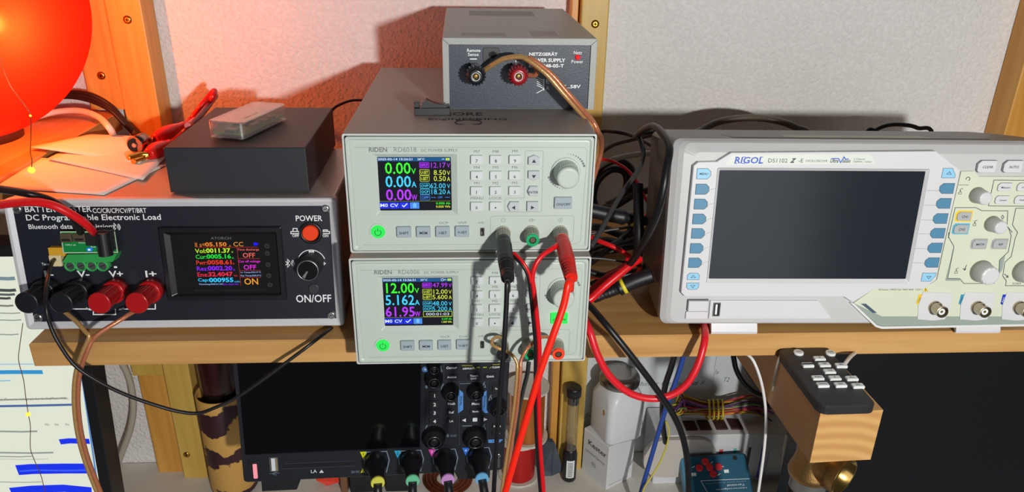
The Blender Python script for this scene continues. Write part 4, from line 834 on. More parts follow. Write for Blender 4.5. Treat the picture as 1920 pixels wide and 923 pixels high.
def ctlkey(txt, cx, cy, w, h, m, z=r2, ring=None, th=2.0, shear=.2):
    a, d = z(cx, cy, 1.2); L, R_, B2, T2 = a-w/2, a+w/2, d-h/2, d+h/2; k = h*.28
    P = [(L+k*.6, B2), (R_, B2), (R_, T2), (L+k, T2), (L, T2-k), (L, B2+k*.6)]; b = MB()
    if ring: b.mat(ring); b.prism([(p+(1.1 if p > a else -1.1), q+(1.0 if q > d else -1.0)) for p, q in P], -.5, .75)
    else: b.mat(mat('key_gap')); b.line(P, .45, .7, True)
    b.mat(m); b.prism(P, -.5, 1.7, .25); b.mat(m_ink); b.ctext(txt, a+.5, d-.2, th, 1.8, .01, shear); b.build('control_key', t)
ctlkey('CLEAR', 695, 335, 14.4, 9.4, m_os2, th=2.0, shear=0); ctlkey('AUTO', 920, 335, 14.4, 9.4, m_os2, th=2.0, shear=0)
ctlkey('Measure', 848, 512, 10.6, 6.4, m_os2, th=1.5); ctlkey('Acquire', 1015, 512, 10.6, 6.4, m_os2, th=1.5); ctlkey('Cursor', 825, 622, 10.6, 6.4, m_os2, th=1.5); ctlkey('Display', 992, 622, 10.6, 6.4, m_os2, th=1.5)
m_gk = mat('soft_grey_key', (178, 182, 184), .4)
ctlkey('CH1', 497, 765, 11.2, 7.0, m_gk, ring=mat('yellow_key_ring', (245, 205, 40), .4)); ctlkey('CH2', 470, 875, 11.2, 7.0, m_gk, ring=mat('cyan_key_ring', (90, 180, 210), .4))
ctlkey('MATH', 628, 82, 11, 6.8, m_gk, z=r3, ring=mat('grey_key_ring', (168, 172, 170), .4), th=1.7); ctlkey('REF', 806, 82, 11, 6.8, m_gk, z=r3, ring=mat('grey_key_ring'), th=1.7)
m_kn = mat('grey_knob', (172, 172, 168), .45); m_kt = mat('pale_knob_top', (214, 216, 218), .4)
for z, x, y, r, L in ((r2, 605, 580, 6.6, 11), (r2, 735, 828, 6.6, 11), (r3, 640, 315, 9.4, 12), (r3, 1005, 315, 9.4, 12)):
    a, d = z(x, y); b = MB().mat(m_kn); b.lathe(a, d, [(r, .5), (r*.9, L*.3), (r*.8, L)], 36)
    b.mat(m_kt); b.lathe(a, d, [(r*.8, L, .05), (r*.76, L+.8, .05), (r*.6, L+1.3, .03)], rib=.05, ribn=12); b.build('knob', t)
for x, nm, cm in ((0, 'CH1', mat('tag_yellow', (240, 200, 20), .4)), (366, 'CH2', mat('tag_cyan', (50, 150, 190), .4)), (728, 'EXT', mat('tag_blue', (25, 45, 200), .4))):
    b = MB().mat(m_os2); p = [r3(q[0]+x, q[1], 1.2) for q in ((142, 498), (400, 506), (388, 630), (330, 735), (230, 746), (95, 735), (100, 618))]
    if x > 700: p = [(min(RX, q[0]), q[1]) for q in p]
    b.plate([p], -.5, 1.3, .3)
    b.mat(cm); b.poly([r3(q[0]+x, q[1], W) for q in ((105, 520), (136, 518), (100, 610), (84, 598))], .8)
    q = r3(111+x, 565, W); b.mat(m_ink if x < 700 else m_white); b.ctext(nm, q[0], q[1], 1.7, .86, .01, rot=78)
    fr_ = b.build('input_plate', t)
    b = MB().mat(mat('nickel', (178, 168, 140), .28, .9)); a, d = r3(235+x, 622); b.lathe(a, d, [(5.4, 1.2), (5.4, 3), (4.8, 3), (4.8, 12.4), (4.2, 12.6), (4.0, 5)], 28, c1=False, sm=False); b.lathe(a+4.6, d+2, [(.9, 8), (.9, 10)], 8); b.lathe(a, d+5, [(.9, 6), (.9, 9)], 8)
    b.mat(m_white); b.lathe(a, d, [(2.7, 5), (2.7, 11.4), (1.2, 11.4), (1.2, 9)], 20, c1=False, sm=False); b.mat(m_gold); b.lathe(a, d, [(.8, 9), (.8, 11)], 12); b.mat(mat('ptfe_dark', (120, 116, 100), .5)); b.lathe(a, d, [(4.0, 5.1), (2.7, 5.2)], 24, c0=False); b.build('bnc_socket', t)
# lower left: power key, usb flap
b = MB().mat(m_os2); p = [rc(*q, 0) for q in ((398, 652), (1110, 648))]; x0, y1 = rc(398, 652, 0); x1, y0 = r1(640, 818, 0); yb = rc(398, 772, 0)[1]
b.plate([[(x0, yb), (r1(640, 816, 0)[0], yb), (r1(588, 735, 0)[0], y1), (x0, y1)]], -1.5, .4, .3); b.build('usb_flap', t)
a, d = rc(437, 710, 0); b = MB().mat(mat('socket_grey')); b.slab(a-3, d-6, a+3, d+6, -1, .9, .4); b.mat(m_dark); b.slab(a-2.2, d-5.2, a+2.4, d+5.2, .9, 1.0); b.mat(m_white); b.slab(a-1.2, d-4.2, a+.4, d+4.6, 1.0, 1.2); b.build('usb_socket', t)
a, d = rc(315, 688, 1); b = MB().mat(mat('key_gap')); b.slab(a-8.6, d-4.8, a+8.6, d+5.2, -1, .35, .5); b.mat(m_os2); b.slab(a-8, d-4.6, a+8.2, d+4.4, -.5, 1.8, .6, .4); b.slab(a-9, d-12, a+9, d-5.4, -1, .3, .6, .3); b.build('power_key', t)
# tilted feet resting on the shelf
for px0, px1, py in ((1333, 1419, 626.5), (1791, 1874, 625)):
    P = AZ(px0, py, .0003); Q = AZ(px1, py, .0003); Mi = RP.M.inverted(); p, q = Mi @ P, Mi @ Q
    b = MB(1, 'f').mat(m_os2); pr = [(p.y, p.z), (p.y-.0006, p.z+.0022), (.006, .0035), (.026, .0048), (.028, .001), (.010, -.002)]
    b.loft([[(p.x, y, z) for y, z in pr], [(q.x, y, z) for y, z in pr]]); b.build('foot', t)
b = MB(.001, 'f', M=Matrix.Rotation(.0971, 4, 'X')).mat(m_rubber)
for x in (30, OW-30): b.slab(x-8, 92, x+8, 104, -8.2, 12, r=2)
b.build('rear_feet', t)
# ------------------------------------------------------------------ test leads on the front
e2u = lambda x, y, w: (lambda q: Vector((-.0174+q[0]*.001, .0093-w*.001, .0886+q[1]*.001)))(R18.px(890+x/7.691, 400+y/7.691))
def plug(label, tx, colm, path, r, cabm, group='banana plug leads of the power supplies'):
    u, v = R18.px(890+tx/7.691, 400+288/7.691); B0 = Vector((-.0174+u*.001, .0093, .0886+v*.001))
    t = thing('test_lead', label, 'test lead', B0 + Vector((0, -.0143, 0)), group); M = t.matrix_world.inverted()
    d = Vector((.02, -1, -.16)).normalized(); S = B0 + Vector((0, -.0144, 0)); Lp = .046
    pts = [S + d*(Lp*i/12) for i in range(13)]
    def tp(s): return .0050 if s < .12 else (.0054 if s < .5 else (.0056-.0012*(s-.5)/.5 + (-.0007 if (s > .62 and int(s*30) % 2) else 0)))
    b = MB(1, 'f', M=M).mat(colm); b.tube(pts, .005, 20, k=4, taper=tp); b.build('plug_sleeve', t)
    b = MB(1, 'f', M=M).mat(cabm); b.tube([S+d*Lp*.97] + path(S+d*Lp), r, 12); b.build('lead', t)
    return t
plug('black banana plug lead hanging from the black terminal of the upper supply', 405, m_rubber, lambda e: [e+Vector((0, -.006, -.006)), AY(951, 530, -.066), AY(949, 580, -.068), AY(944, 660, -.07), AY(937, 740, -.07), AY(931, 830, -.07), AY(925, 935, -.07)], .0017, m_cblk)
plug('red banana plug lead hanging from the red terminal of the upper supply', 1232, mat('red_plug_sleeve', (205, 32, 24), .4), lambda e: [e+Vector((-.001, -.006, -.005)), AY(1066, 530, -.066), AY(1056, 575, -.07), AY(1036, 632, -.075), AY(1012, 700, -.078), AY(990, 775, -.08), AY(968, 850, -.082), AY(944, 935, -.084)], .0024, mat('orange_red_cable', (240, 36, 14), .35))
# twin lead from the upper supply
t = thing('twin_lead', 'red and black twin lead hanging from both terminals of the upper supply', 'cable', AY(962, 472, -.012)); M = t.matrix_world.inverted()
b = MB(1, 'f', M=M).mat(m_cblk); b.tube([AY(946, 452, -.003), AY(961, 478, -.018), AY(977, 494, -.024), AY(989, 514, -.026), AY(994, 542, -.026), AY(999, 590, -.026), AY(1004, 650, -.026), AY(1004, 720, -.026), AY(1005, 800, -.026), AY(1009, 870, -.026), AY(1014, 935, -.026)], .0014, 10); b.build('black_core', t)
b = MB(1, 'f', M=M).mat(m_cred); b.tube([AY(1052, 452, -.003), AY(1040, 463, -.016), AY(1018, 478, -.022), AY(1004, 497, -.025), AY(998, 522, -.026), AY(1001, 545, -.0262), AY(1006, 590, -.0262), AY(1011, 650, -.0262), AY(1010, 720, -.0262), AY(1011, 800, -.0262), AY(1015, 870, -.0262), AY(1020, 935, -.0262)], .0018, 10); b.build('red_core', t)
b = MB(1, 'f', M=M).mat(m_cred); b.tube([AY(963, 474, -.0193), AY(979, 490, -.0253), AY(991, 510, -.0273), AY(996, 530, -.0275)], .0011, 8); b.build('red_core_end', t)
# clear speaker wires
def spk_mat(n, c):
    return mat(n, c, .28, .35, var=.3, scale=700, bump=.1, bscale=800)
m_spg = spk_mat('clear_gold_wire', (190, 150, 96)); m_spc = spk_mat('clear_copper_wire', (196, 122, 88))
def twin(label, base, L1, L2, trunk, y0, r=.0013):
    t = thing('speaker_wire', label, 'cable', base, 'clear twin speaker wires'); M = t.matrix_world.inverted(); off = Vector((r*.95, -.0002, 0))
    b = MB(1, 'f', M=M).mat(m_spg); b.tube(L1 + [p-off for p in trunk], r, 10); b.build('gold_core', t)
    b = MB(1, 'f', M=M).mat(m_spc); b.tube(L2 + [p+off for p in trunk], r, 10); b.build('copper_core', t)
A_ = lambda px, py, y: AY(px, py, y)
twin('clear twin speaker wire clamped in the terminals of the lower supply', A_(973, 684, -.03),
     [A_(944, 636, -.004), A_(934, 632, -.008), A_(924, 637, -.013), A_(923, 646, -.016), A_(934, 653, -.018), A_(950, 659, -.019), A_(962, 668, -.022), A_(969, 680, -.024)],
     [A_(1036, 640, -.004), A_(1027, 632, -.008), A_(1012, 634, -.014), A_(998, 644, -.018), A_(986, 658, -.022), A_(977, 676, -.024)], [A_(973, 692, -.026), A_(971, 720, -.028), A_(966, 770, -.03), A_(957, 830, -.032), A_(948, 890, -.034), A_(942, 935, -.036)], 0)
twin('clear twin speaker wire hanging from the battery tester posts', A_(165, 640, .02),
     [TPW(101, 563, 9), A_(112, 577, .03), A_(128, 590, .024), A_(146, 606, .018), A_(160, 622, .014), A_(167, 632, .012)], [TPW(270, 575, 9), A_(248, 586, .03), A_(226, 600, .022), A_(198, 617, .016), A_(180, 630, .013), A_(172, 640, .012)],
     [A_(161, 656, .010), A_(150, 685, .008), A_(144, 715, .006), A_(143, 760, .004), A_(149, 812, .002), A_(162, 862, .0), A_(182, 915, -.002), A_(192, 940, -.003)], 0, .0017)
NPW = lambda x, y, w: NP.M @ Vector((n_(x, y, w)[0]*.001, -w*.001, n_(x, y, w)[1]*.001))
twin('clear twin speaker wire arching over the front of the small grey supply', NPW(800, 385, 20),
     [NPW(530, 492, 8), NPW(560, 478, 11), NPW(605, 448, 15), NPW(670, 412, 19), NPW(740, 396, 22), NPW(800, 394, 24)], [NPW(850, 520, 9), NPW(892, 522, 12), NPW(912, 502, 14), NPW(905, 470, 16), NPW(880, 430, 21), NPW(850, 405, 24)],
     [NPW(860, 412, 26), NPW(930, 460, 28), NPW(1010, 530, 30), NPW(1080, 612, 31), NPW(1150, 692, 31), NPW(1220, 772, 29), NPW(1280, 840, 25), AY(1117, 247, .058), AY(1124, 262, .085), AY(1123, 285, .10), AY(1116, 312, .105), Vector((.1685, .125, .08)), Vector((.1665, .15, .03)), Vector((.168, .18, .0045)), Vector((.176, .23, .0045))], 0, .0019)
cable('cable', 'thin black wire sagging from the tester\'s sensor plug below the shelf and back up', [TPW(102, 487, 6), TPW(97, 495, 14), TPW(91, 515, 30), TPW(86, 545, 44), AY(87, 580, .004), AY(95, 612, .002), AY(111, 645, .0), AY(140, 685, -.001), AY(180, 713, -.001), AY(230, 738, -.001), AY(285, 758, .0), AY(335, 772, .002), AY(372, 775, .004), AY(405, 764, .006), AY(445, 745, .01), AY(500, 707, .016), AY(550, 670, .022), AY(590, 640, .03), AZ(622, 615, .002)], .0014, m_cblk)

def left_of_scope(pts, r):
    for p in pts:
        if p.z < .168 and .02 < p.y < .165: p.x = min(p.x, .2215 - r - .0006)
    return pts
def right_of_supply(pts, r):
    for p in pts:
        if p.z < .1766: p.x = max(p.x, .1572 + r)
    return pts
# ------------------------------------------------------------------ tangle between the supplies and the oscilloscope
G = 'tangled leads between the supplies and the oscilloscope'
m_gcab = mat('grey_black_cable', (58, 58, 60), .4); m_lgrey = mat('pale_grey_cable', (178, 172, 158), .5)
cable('cable', 'thin black cable arching high beside the wall post towards the oscilloscope', left_of_scope([AY(1118, 252, .27), AY(1132, 246, .27), AY(1152, 247, .26), AY(1178, 252, .25), AY(1206, 264, .23), AY(1240, 284, .2), AY(1262, 300, .19)], .0021), .0021, m_cblk, group=G)
cable('cable', 'black cable bent into a hairpin, crossing the gap diagonally', left_of_scope([AY(1105, 300, .26), AY(1125, 288, .25), AY(1150, 272, .23), AY(1185, 262, .21), AY(1218, 254, .19), AY(1238, 247, .17), AY(1244, 252, .155), AY(1239, 264, .145), AY(1222, 290, .13), AY(1195, 322, .11), AY(1168, 360, .09), AY(1145, 398, .07), AY(1122, 440, .05), AY(1108, 462, .04)], .0021), .0021, m_gcab, group=G)
cable('cable', 'thick black cable hooked over the oscilloscope\'s top left corner', left_of_scope([AY(1284, 256, .16), AY(1280, 247, .14), AY(1276, 240, .12), AY(1268, 237, .10), AY(1260, 247, .075), AY(1255, 275, .045), AY(1249, 320, .03), AY(1242, 362, .025), AY(1230, 405, .03), AY(1210, 450, .045), AY(1185, 490, .065), AY(1160, 513, .085), AY(1130, 517, .09), AY(1100, 508, .09)], .0030), .0030, m_cblk, group=G)
cable('cable', 'pale flat cable crossing the gap behind the black cables', left_of_scope([AY(1100, 330, .24), AY(1118, 316, .24), AY(1138, 303, .24), AY(1165, 295, .24), AY(1200, 289, .24), AY(1236, 287, .24), AY(1262, 290, .24)], .0030), .0030, m_lgrey, group=G)
cable('cable', 'thin red wire curving down through the gap from behind the upper supply', left_of_scope([AY(1105, 301, .22), AY(1130, 299, .22), AY(1152, 304, .21), AY(1175, 318, .2), AY(1192, 338, .19), AY(1206, 365, .18), AY(1220, 398, .17), AY(1226, 420, .16)], .0016), .0016, m_cred, group=G)
cable('cable', 'coiled thick black cable hanging on the wall post behind the gap', left_of_scope([AY(1108+0, 345, .255), AY(1128, 312, .25), AY(1155, 300, .25), AY(1180, 312, .25), AY(1186, 340, .25), AY(1176, 368, .25), AY(1150, 385, .25), AY(1122, 392, .25), AY(1112, 372, .252), AY(1120, 340, .258), AY(1145, 318, .258), AY(1170, 322, .258), AY(1176, 345, .256), AY(1164, 372, .256), AY(1138, 386, .256)], .0042), .0042, m_cblk, group=G)
cable('cable', 'black cable lying low from the coil to the oscilloscope\'s side', left_of_scope([AY(1112, 395, .2), AY(1150, 388, .2), AY(1185, 368, .2), AY(1215, 357, .19), AY(1245, 352, .18), AY(1266, 356, .17)], .0034), .0034, m_cblk, group=G)
cable('cable', 'thin dark cable running flat across the gap under the yellow-ringed probe', left_of_scope([AY(1100, 440, .15), AY(1140, 432, .15), AY(1180, 425, .15), AY(1220, 412, .15), AY(1250, 400, .15)], .0013), .0013, m_gcab, group=G)
cable('cable', 'red lead crossing down to the right behind the thick black cable', left_of_scope([AY(1100, 440, .12), AY(1118, 450, .11), AY(1150, 463, .1), AY(1182, 482, .1), AY(1205, 500, .105), AY(1228, 514, .12)], .0021), .0021, m_cred, group=G)
cable('cable', 'curved red lead lying below the thick black cable', left_of_scope([AY(1096, 515, .10), AY(1118, 518, .10), AY(1145, 512, .10), AY(1168, 500, .1), AY(1178, 486, .105)], .0026), .0026, m_cred, group=G)
cable('cable', 'glossy red lead nearest the shelf front, running up from the lower supply\'s side', left_of_scope([AY(1092, 568, .055), AY(1107, 561, .055), AY(1130, 540, .06), AY(1160, 515, .065), AY(1185, 495, .07), AY(1200, 485, .075)], .0034), .0034, m_cred, group=G)
cable('cable', 'second red lead behind the glossy one at the lower supply\'s side', left_of_scope([AY(1094, 556, .07), AY(1108, 548, .07), AY(1132, 526, .075), AY(1160, 510, .08), AY(1178, 498, .085)], .0036), .0036, mat('darker_red_cable', (190, 20, 24), .4), group=G)
cable('cable', 'thin black wire with a white edge lying across the red leads', left_of_scope([AY(1100, 484, .09), AY(1125, 485, .09), AY(1150, 488, .09), AY(1172, 492, .09), AY(1200, 500, .1)], .0010), .0010, m_gcab, group=G)
cable('cable', 'printed black cable slanting up from the lower supply\'s side', left_of_scope([AY(1100, 498, .13), AY(1122, 482, .13), AY(1145, 462, .13), AY(1165, 448, .14), AY(1200, 430, .15), AY(1232, 400, .16)], .0030), .0030, m_rubber, group=G)
cable('cable', 'dark lead bundle at the back of the gap on the shelf', left_of_scope([AY(1096, 470, .2), AY(1130, 455, .2), AY(1170, 460, .2), AY(1205, 448, .2), AY(1240, 450, .2)], .0060), .0060, m_rubber, group=G)
cable('cable', 'thick black lead slumped against the oscilloscope\'s lower left side', left_of_scope([AY(1135, 520, .11), AY(1170, 505, .11), AY(1205, 480, .11), AY(1228, 440, .11), AY(1240, 390, .12), AY(1248, 345, .13)], .0045), .0045, m_rubber, group=G)
cable('cable', 'black looped lead lying low behind the glossy red lead', [AY(1108, 535, .12), AY(1140, 520, .12), AY(1175, 515, .12), AY(1210, 500, .12), AY(1222, 475, .13), AY(1195, 462, .14), AY(1150, 470, .14), AY(1110, 478, .14)], .0032, m_rubber, group=G)
cable('cable', 'grey lead lying beside the dark bundle on the shelf', left_of_scope([AY(1100, 425, .22), AY(1130, 428, .22), AY(1165, 440, .22), AY(1200, 436, .22), AY(1246, 425, .22)], .0040), .0040, m_gcab, group=G)
def probe(label, body, ring, tail, y, r=.0062):
    t = thing('probe', label, 'probe', AY(*body[0], y), 'oscilloscope probes in the gap'); M = t.matrix_world.inverted()
    P = [AY(a, c, y) for a, c in body]; b = MB(1, 'f', M=M).mat(m_rubber); b.tube(P, r, 16, taper=lambda s: r*(.5+.5*s if s < .5 else 1) + (.0004 if int(s*30) % 2 and s < .55 else 0)); b.build('body', t)
    R = [AY(a, c, y) for a, c in ring]; b = MB(1, 'f', M=M).mat(mat('yellow_ring', (228, 214, 50), .4)); b.tube(R, r*1.04, 18, smooth=False); b.build('colour_ring', t)
    b = MB(1, 'f', M=M).mat(m_cblk); b.tube([P[0] if tail[0] == 0 else P[-1]] + [AY(a, c, y+.01) for a, c in tail[1:]], .0016, 8); b.build('lead', t)
    return t
pr1 = probe('upper black probe with a yellow ring, lying between the supply and the oscilloscope', [(1246, 415), (1215, 415), (1190, 411), (1150, 404), (1118, 397), (1096, 392)], [(1191, 411.4), (1186, 410.6)], (0, 1255, 412, ) if False else (0, (1262, 408), (1280, 400)), .13, .0065)
pr2 = probe('lower black probe boot with a yellow ring, lying on the shelf beside the red leads', [(1112, 562), (1130, 553), (1150, 545), (1170, 536), (1195, 525), (1222, 516)], [(1166, 538), (1172, 535)], (0, (1104, 566), (1096, 572)), .07, .0066)
cable('cable', 'thick black cable running off the shelf edge down across the teal device', [AY(1092, 560, .05), AY(1108, 576, .03), AY(1132, 604, .012), AY(1160, 638, .004), AY(1195, 682, .0), AY(1232, 732, .0), AY(1262, 778, .0), AY(1280, 820, .0), AY(1289, 870, .0), AY(1291, 935, .0)], .0026, m_cblk)
cable('cable', 'red cable hanging in a wide loop below the shelf edge', [AY(1096, 598, .03), AY(1106, 622, .018), AY(1120, 664, .012), AY(1142, 704, .010), AY(1175, 734, .010), AY(1212, 747, .010), AY(1250, 744, .010), AY(1284, 724, .010), AY(1306, 690, .012), AY(1319, 650, .018), AY(1322, 625, .028), AZ(1318, 606, .004), AZ(1308, 590, .004)], .0030, mat('pinkish_red_cable', (222, 30, 44), .35))
cable('cable', 'brown-grey cable arching up behind the left half of the oscilloscope', [Vector((AY(1290, 262, .24).x-.004, .24, .0042)), Vector((AY(1290, 262, .24).x-.004, .24, .06)), AY(1295, 262, .24), AY(1316, 244, .25), AY(1350, 228, .26), AY(1400, 221, .26), AY(1450, 225, .26), AY(1490, 238, .25), AY(1520, 260, .24), Vector((AY(1524, 262, .24).x, .24, .06)), Vector((AY(1524, 262, .24).x, .24, .0042))], .0036, mat('brown_grey_cable', (96, 84, 72), .45))
cable('cable', 'thin black cable arching up behind the right half of the oscilloscope', [Vector((AY(1616, 262, .25).x, .25, .003)), AY(1620, 262, .25), AY(1642, 244, .25), AY(1665, 235, .25), AY(1692, 234, .25), AY(1720, 240, .25), AY(1748, 262, .25), Vector((AY(1752, 262, .25).x, .25, .003))], .0022, m_cblk)
cable('cable', 'thin dark cable rising behind the upper cream supply at the orange-lit wall', [AY(610, 238, .30), AY(622, 208, .31), AY(640, 195, .315), AY(665, 188, .32), AY(700, 190, .32)], .0014, m_cdk)
# ------------------------------------------------------------------ dark oscilloscope slung under the shelf
SP = Panel((-.1616, .1226, -.2157), rot=.093, lean=.0358, roll=-.0444)
t = thing('oscilloscope', 'black touch-screen oscilloscope hung under the shelf, four probes plugged in', 'oscilloscope', SP.M)
s7 = SP.crop(420, 660, 3.51); sd = SP.crop(780, 670, 5.767); se = SP.crop(440, 820, 6.0); sf = SP.crop(640, 800, 6.0)
m_s2 = mat('charcoal_plastic', (32, 34, 42), .42, var=.08); m_s2b = mat('charcoal_body', (26, 27, 33), .5)
SW_, SH_ = 265, 162
b = MB().mat(m_s2b); b.loft([rr(6, 6, SW_-6, SH_-6, 5, -70), rr(1, 1, SW_-1, SH_-1, 4, -50), rr(0, 0, SW_, SH_, 4, -12), rr(0, 0, SW_, SH_, 4, -3)]); b.build('housing', t)
d0 = s7(135, 672); d1 = s7(1290, 632); U0, V0, U1, V1 = 3.6, 33.5, 176.5, 150
b = MB().mat(m_s2); b.loft([rr(0, 0, SW_, SH_, 4, -3.2), rr(0, 0, SW_, SH_, 4, -1), rr(1, 1, SW_-1, SH_-1, 3.4, 0), rr(U0, V0, U1, V1, 1, 0), rr(U0+.3, V0+.3, U1-.3, V1-.3, .8, -.8)], False, False); b.build('front_bezel', t)
b = MB().mat(mat('black_touch_glass', (9, 9, 12), .1, var=.02)); b.slab(U0, V0, U1, V1, -3, -.7); b.build('screen', t)
b = MB(); W = .12
m_pal = mat('pale_print', (225, 230, 236), .45); m_pb = mat('light_blue_print', (88, 150, 225), .45); m_pg = mat('blue_grey_print', (120, 140, 158), .5); m_ol = mat('outline_grey', (66, 72, 84), .5)
def T(z, s, x0, y0, x1, y1, m=m_pal, bold=.02, w=W):
    a, d = z(x0, y1, w); e, g = z(x1, y0, w); b.mat(m); b.text(s, a, d, e, g, w, bold)
def LN(z, p, wd, m, closed=False, w=W): b.mat(m); b.line([z(q[0], q[1], w) for q in p], wd, w, closed)
LN(sd, [(80, 170), (80, 1000)], .3, m_ol); LN(sd, [(300, 80), (300, 245), (250, 260), (470, 262), (470, 960)], .3, m_ol); LN(sd, [(470, 262), (770, 262), (775, 900)], .3, m_ol); LN(sd, [(790, 260), (965, 250), (960, 900)], .3, m_ol)
b.mat(m_pb); b.poly([sd(*q, W) for q in ((455, 340), (510, 385), (510, 570), (455, 608))], W); b.poly([sd(*q, W) for q in ((762, 360), (762, 575), (782, 602), (745, 605), (716, 575), (716, 398))], W); b.poly([sd(*q, W) for q in ((780, 892), (942, 890), (905, 925), (782, 928))], W)
LN(sd, [(495, 92), (605, 92), (640, 130)], .7, mat('olive_yellow_print', (170, 170, 30), .5)); LN(sd, [(655, 112), (690, 112)], 1.2, mat('olive_yellow_print')); LN(sd, [(725, 110), (765, 110)], 1.2, mat('olive_yellow_print')); LN(sd, [(795, 125), (830, 82), (915, 76)], .7, mat('olive_yellow_print'))
b.mat(m_pb); b.disc(*sd(100, 132, W), 3.2, W); b.mat(m_pal); b.disc(*sd(100, 132, W), 1.2, W+.03)
for x, y in ((265, 130), (290, 320), (735, 300), (115, 765), (735, 755), (805, 440)): LN(sd, [(x, y-25), (x-18, y+25), (x+18, y+25), (x, y-22)], .7, m_pg); LN(sd, [(x-5, y-22), (x+14, y-30)], .7, m_pg)
LN(sd, [(475, 288), (612, 284)], .6, m_pg); LN(sd, [(500, 745), (605, 742)], .9, m_pg); b.mat(m_pg); b.poly([sd(*q, W) for q in ((112, 300), (132, 322), (112, 345), (95, 322))], W); b.poly([sd(*q, W) for q in ((343, 826), (360, 850), (343, 872), (326, 850))], W); T(sd, 'POS', 140, 312, 185, 330, m_pg, 0); T(sd, 'SCALE', 372, 838, 438, 862, m_pg, 0)
T(se, 'LA', 858, 366, 925, 405, m_pal, .01); b.mat(m_pal); b.poly([se(*q, W) for q in ((950, 403), (1005, 401), (978, 368))], W); T(se, '300V RMS', 1310, 375, 1405, 408, m_pg, 0)
b.mat(mat('warn_yellow', (215, 215, 40), .4)); b.poly([se(*q, W) for q in ((1415, 402), (1465, 398), (1440, 352))], W)
LN(se, [(395, 412), (505, 405)], .5, m_pg); LN(se, [(420, 410), (450, 425), (470, 424)], .5, m_pg); LN(se, [(430, 408), (460, 395), (480, 392)], .5, m_pg)
LN(se, [(520, 360), (1355, 325)], .45, m_ol); LN(se, [(560, 300), (1345, 268)], .45, m_ol)
sT = ((1, (228, 232, 30), 210, 286), (2, (50, 175, 225), 595, 274), (3, (235, 70, 190), 980, 260), (4, (40, 125, 240), 1360, 243))
for n, c1, x, y in sT:
    b.mat(mat('channel_flag_%d' % n, c1, .4)); b.poly([sf(x, y, W), sf(x+74, y-4, W), sf(x+62, y+46, W), sf(x+42, y+95, W)], W)
    b.mat(m_black if n < 3 else m_pal); q = sf(x+38, y+28, W); b.ctext(str(n), q[0], q[1], 3.2, W+.05, .01)
    LN(sf, [(x+58, y+160), (x+50, y+98), (x+76, y+4), (x+300, y-6), (x+330, y+92), (x+296, y+232)], 1.0, m_pg)
b.mat(m_ink); q = sd(483, 475, W); b.ctext('Vertical', q[0], q[1], 2.6, W+.05, .02, rot=90); q = sd(740, 480, W); b.ctext('Horizontal', q[0], q[1], 2.4, W+.05, .02, rot=90); q = sd(858, 908, W); b.ctext('Trigger', q[0], q[1], 2.4, W+.05, .02)
b.build('printing', t)
def bkey(txt, x0, y0, x1, y1, z=sd, th=None):
    a, d = z(x0, y1, .5); e, g = z(x1, y0, .5); k = MB().mat(m_s2b); k.slab(a, d, e, g, -.3, 1.6, .8, .4); k.mat(m_pal); mu, mv = (a+e)/2, (d+g)/2
    if txt in ('<', '>'): z_ = 1.9; s = -1 if txt == '<' else 1; k.poly([(mu-s*z_, mv+2.2), (mu-s*z_, mv-2.2), (mu+s*z_, mv)], 1.7)
    elif txt == '[]': k.slab(mu-2.4, mv-2.2, mu+2.4, mv+2.2, 1.6, 1.7, .4)
    elif '|' in txt: p, q = txt.split('|'); k.ctext(p, mu, mv+1.4, 2.2, 1.7, .02); k.ctext(q, mu, mv-1.5, 2.2, 1.7, .02)
    else: k.ctext(txt, mu, mv, th or 2.6, 1.7, .03)
    k.build('key', t)
for s, x0, y0, x1, y1, th in (('Cursor', 320, 82, 450, 135, 2.8), ('Analyse', 318, 185, 455, 240, 2.8), ('DEFAULT', 510, 98, 620, 135, 2.0), ('CLEAR', 812, 84, 915, 122, 2.2), ('Touch|Lock', 560, 178, 690, 240, 0), ('Quick', 740, 172, 865, 235, 2.8), ('1', 140, 372, 262, 448, 4.2), ('2', 140, 468, 262, 544, 4.2), ('3', 140, 560, 262, 636, 4.2), ('4', 140, 654, 262, 722, 4.2), ('Math', 335, 470, 430, 525, 2.8), ('Ref', 335, 562, 430, 618, 2.8), ('LA', 335, 658, 430, 712, 2.6), ('Menu', 590, 470, 700, 525, 2.8), ('Single', 580, 556, 705, 612, 2.8), ('<', 480, 640, 555, 712, 0), ('[]', 605, 636, 668, 704, 0), ('>', 715, 632, 785, 702, 0), ('Trig', 820, 300, 935, 378, 2.8), ('Mode', 820, 712, 935, 768, 2.4), ('Slope', 820, 790, 935, 850, 2.4)):
    bkey(s, x0, y0, x1, y1, th=th)
m_kb = mat('black_knob_soft', (20, 21, 25), .4); m_kr = mat('dark_chrome_rim', (90, 90, 96), .25, .9)
for x, y, r in ((190, 215, 9.5), (190, 78, 7), (370, 355, 9), (640, 350, 9), (190, 850, 12.5), (632, 850, 13), (880, 520, 10)):
    a, d = sd(x, y); b = MB().mat(m_kb); b.lathe(a, d, [(r, -.1, .04), (r*.9, 8, .04), (r*.62, 12, .03)], rib=.04, ribn=28); b.mat(m_kr); b.lathe(a, d, [(r*.6, 12), (r*.58, 12.6), (r*.48, 12.7), (r*.46, 12.2)], 28, c1=False); b.mat(m_kb); b.lathe(a, d, [(r*.47, 12), (r*.2, 12.4)], 24); b.build('knob', t)
a, d = se(240, 375); b = MB().mat(m_s2b); b.slab(a-7, d-10, a+7, d+11, -.2, 1, 1.5, .4); b.mat(glow('pink_lit_key', (250, 150, 165), 1.0)); b.slab(a-2.6, d-9, a+1.4, d+8.6, 1, 1.3, 1); b.build('power_key', t)
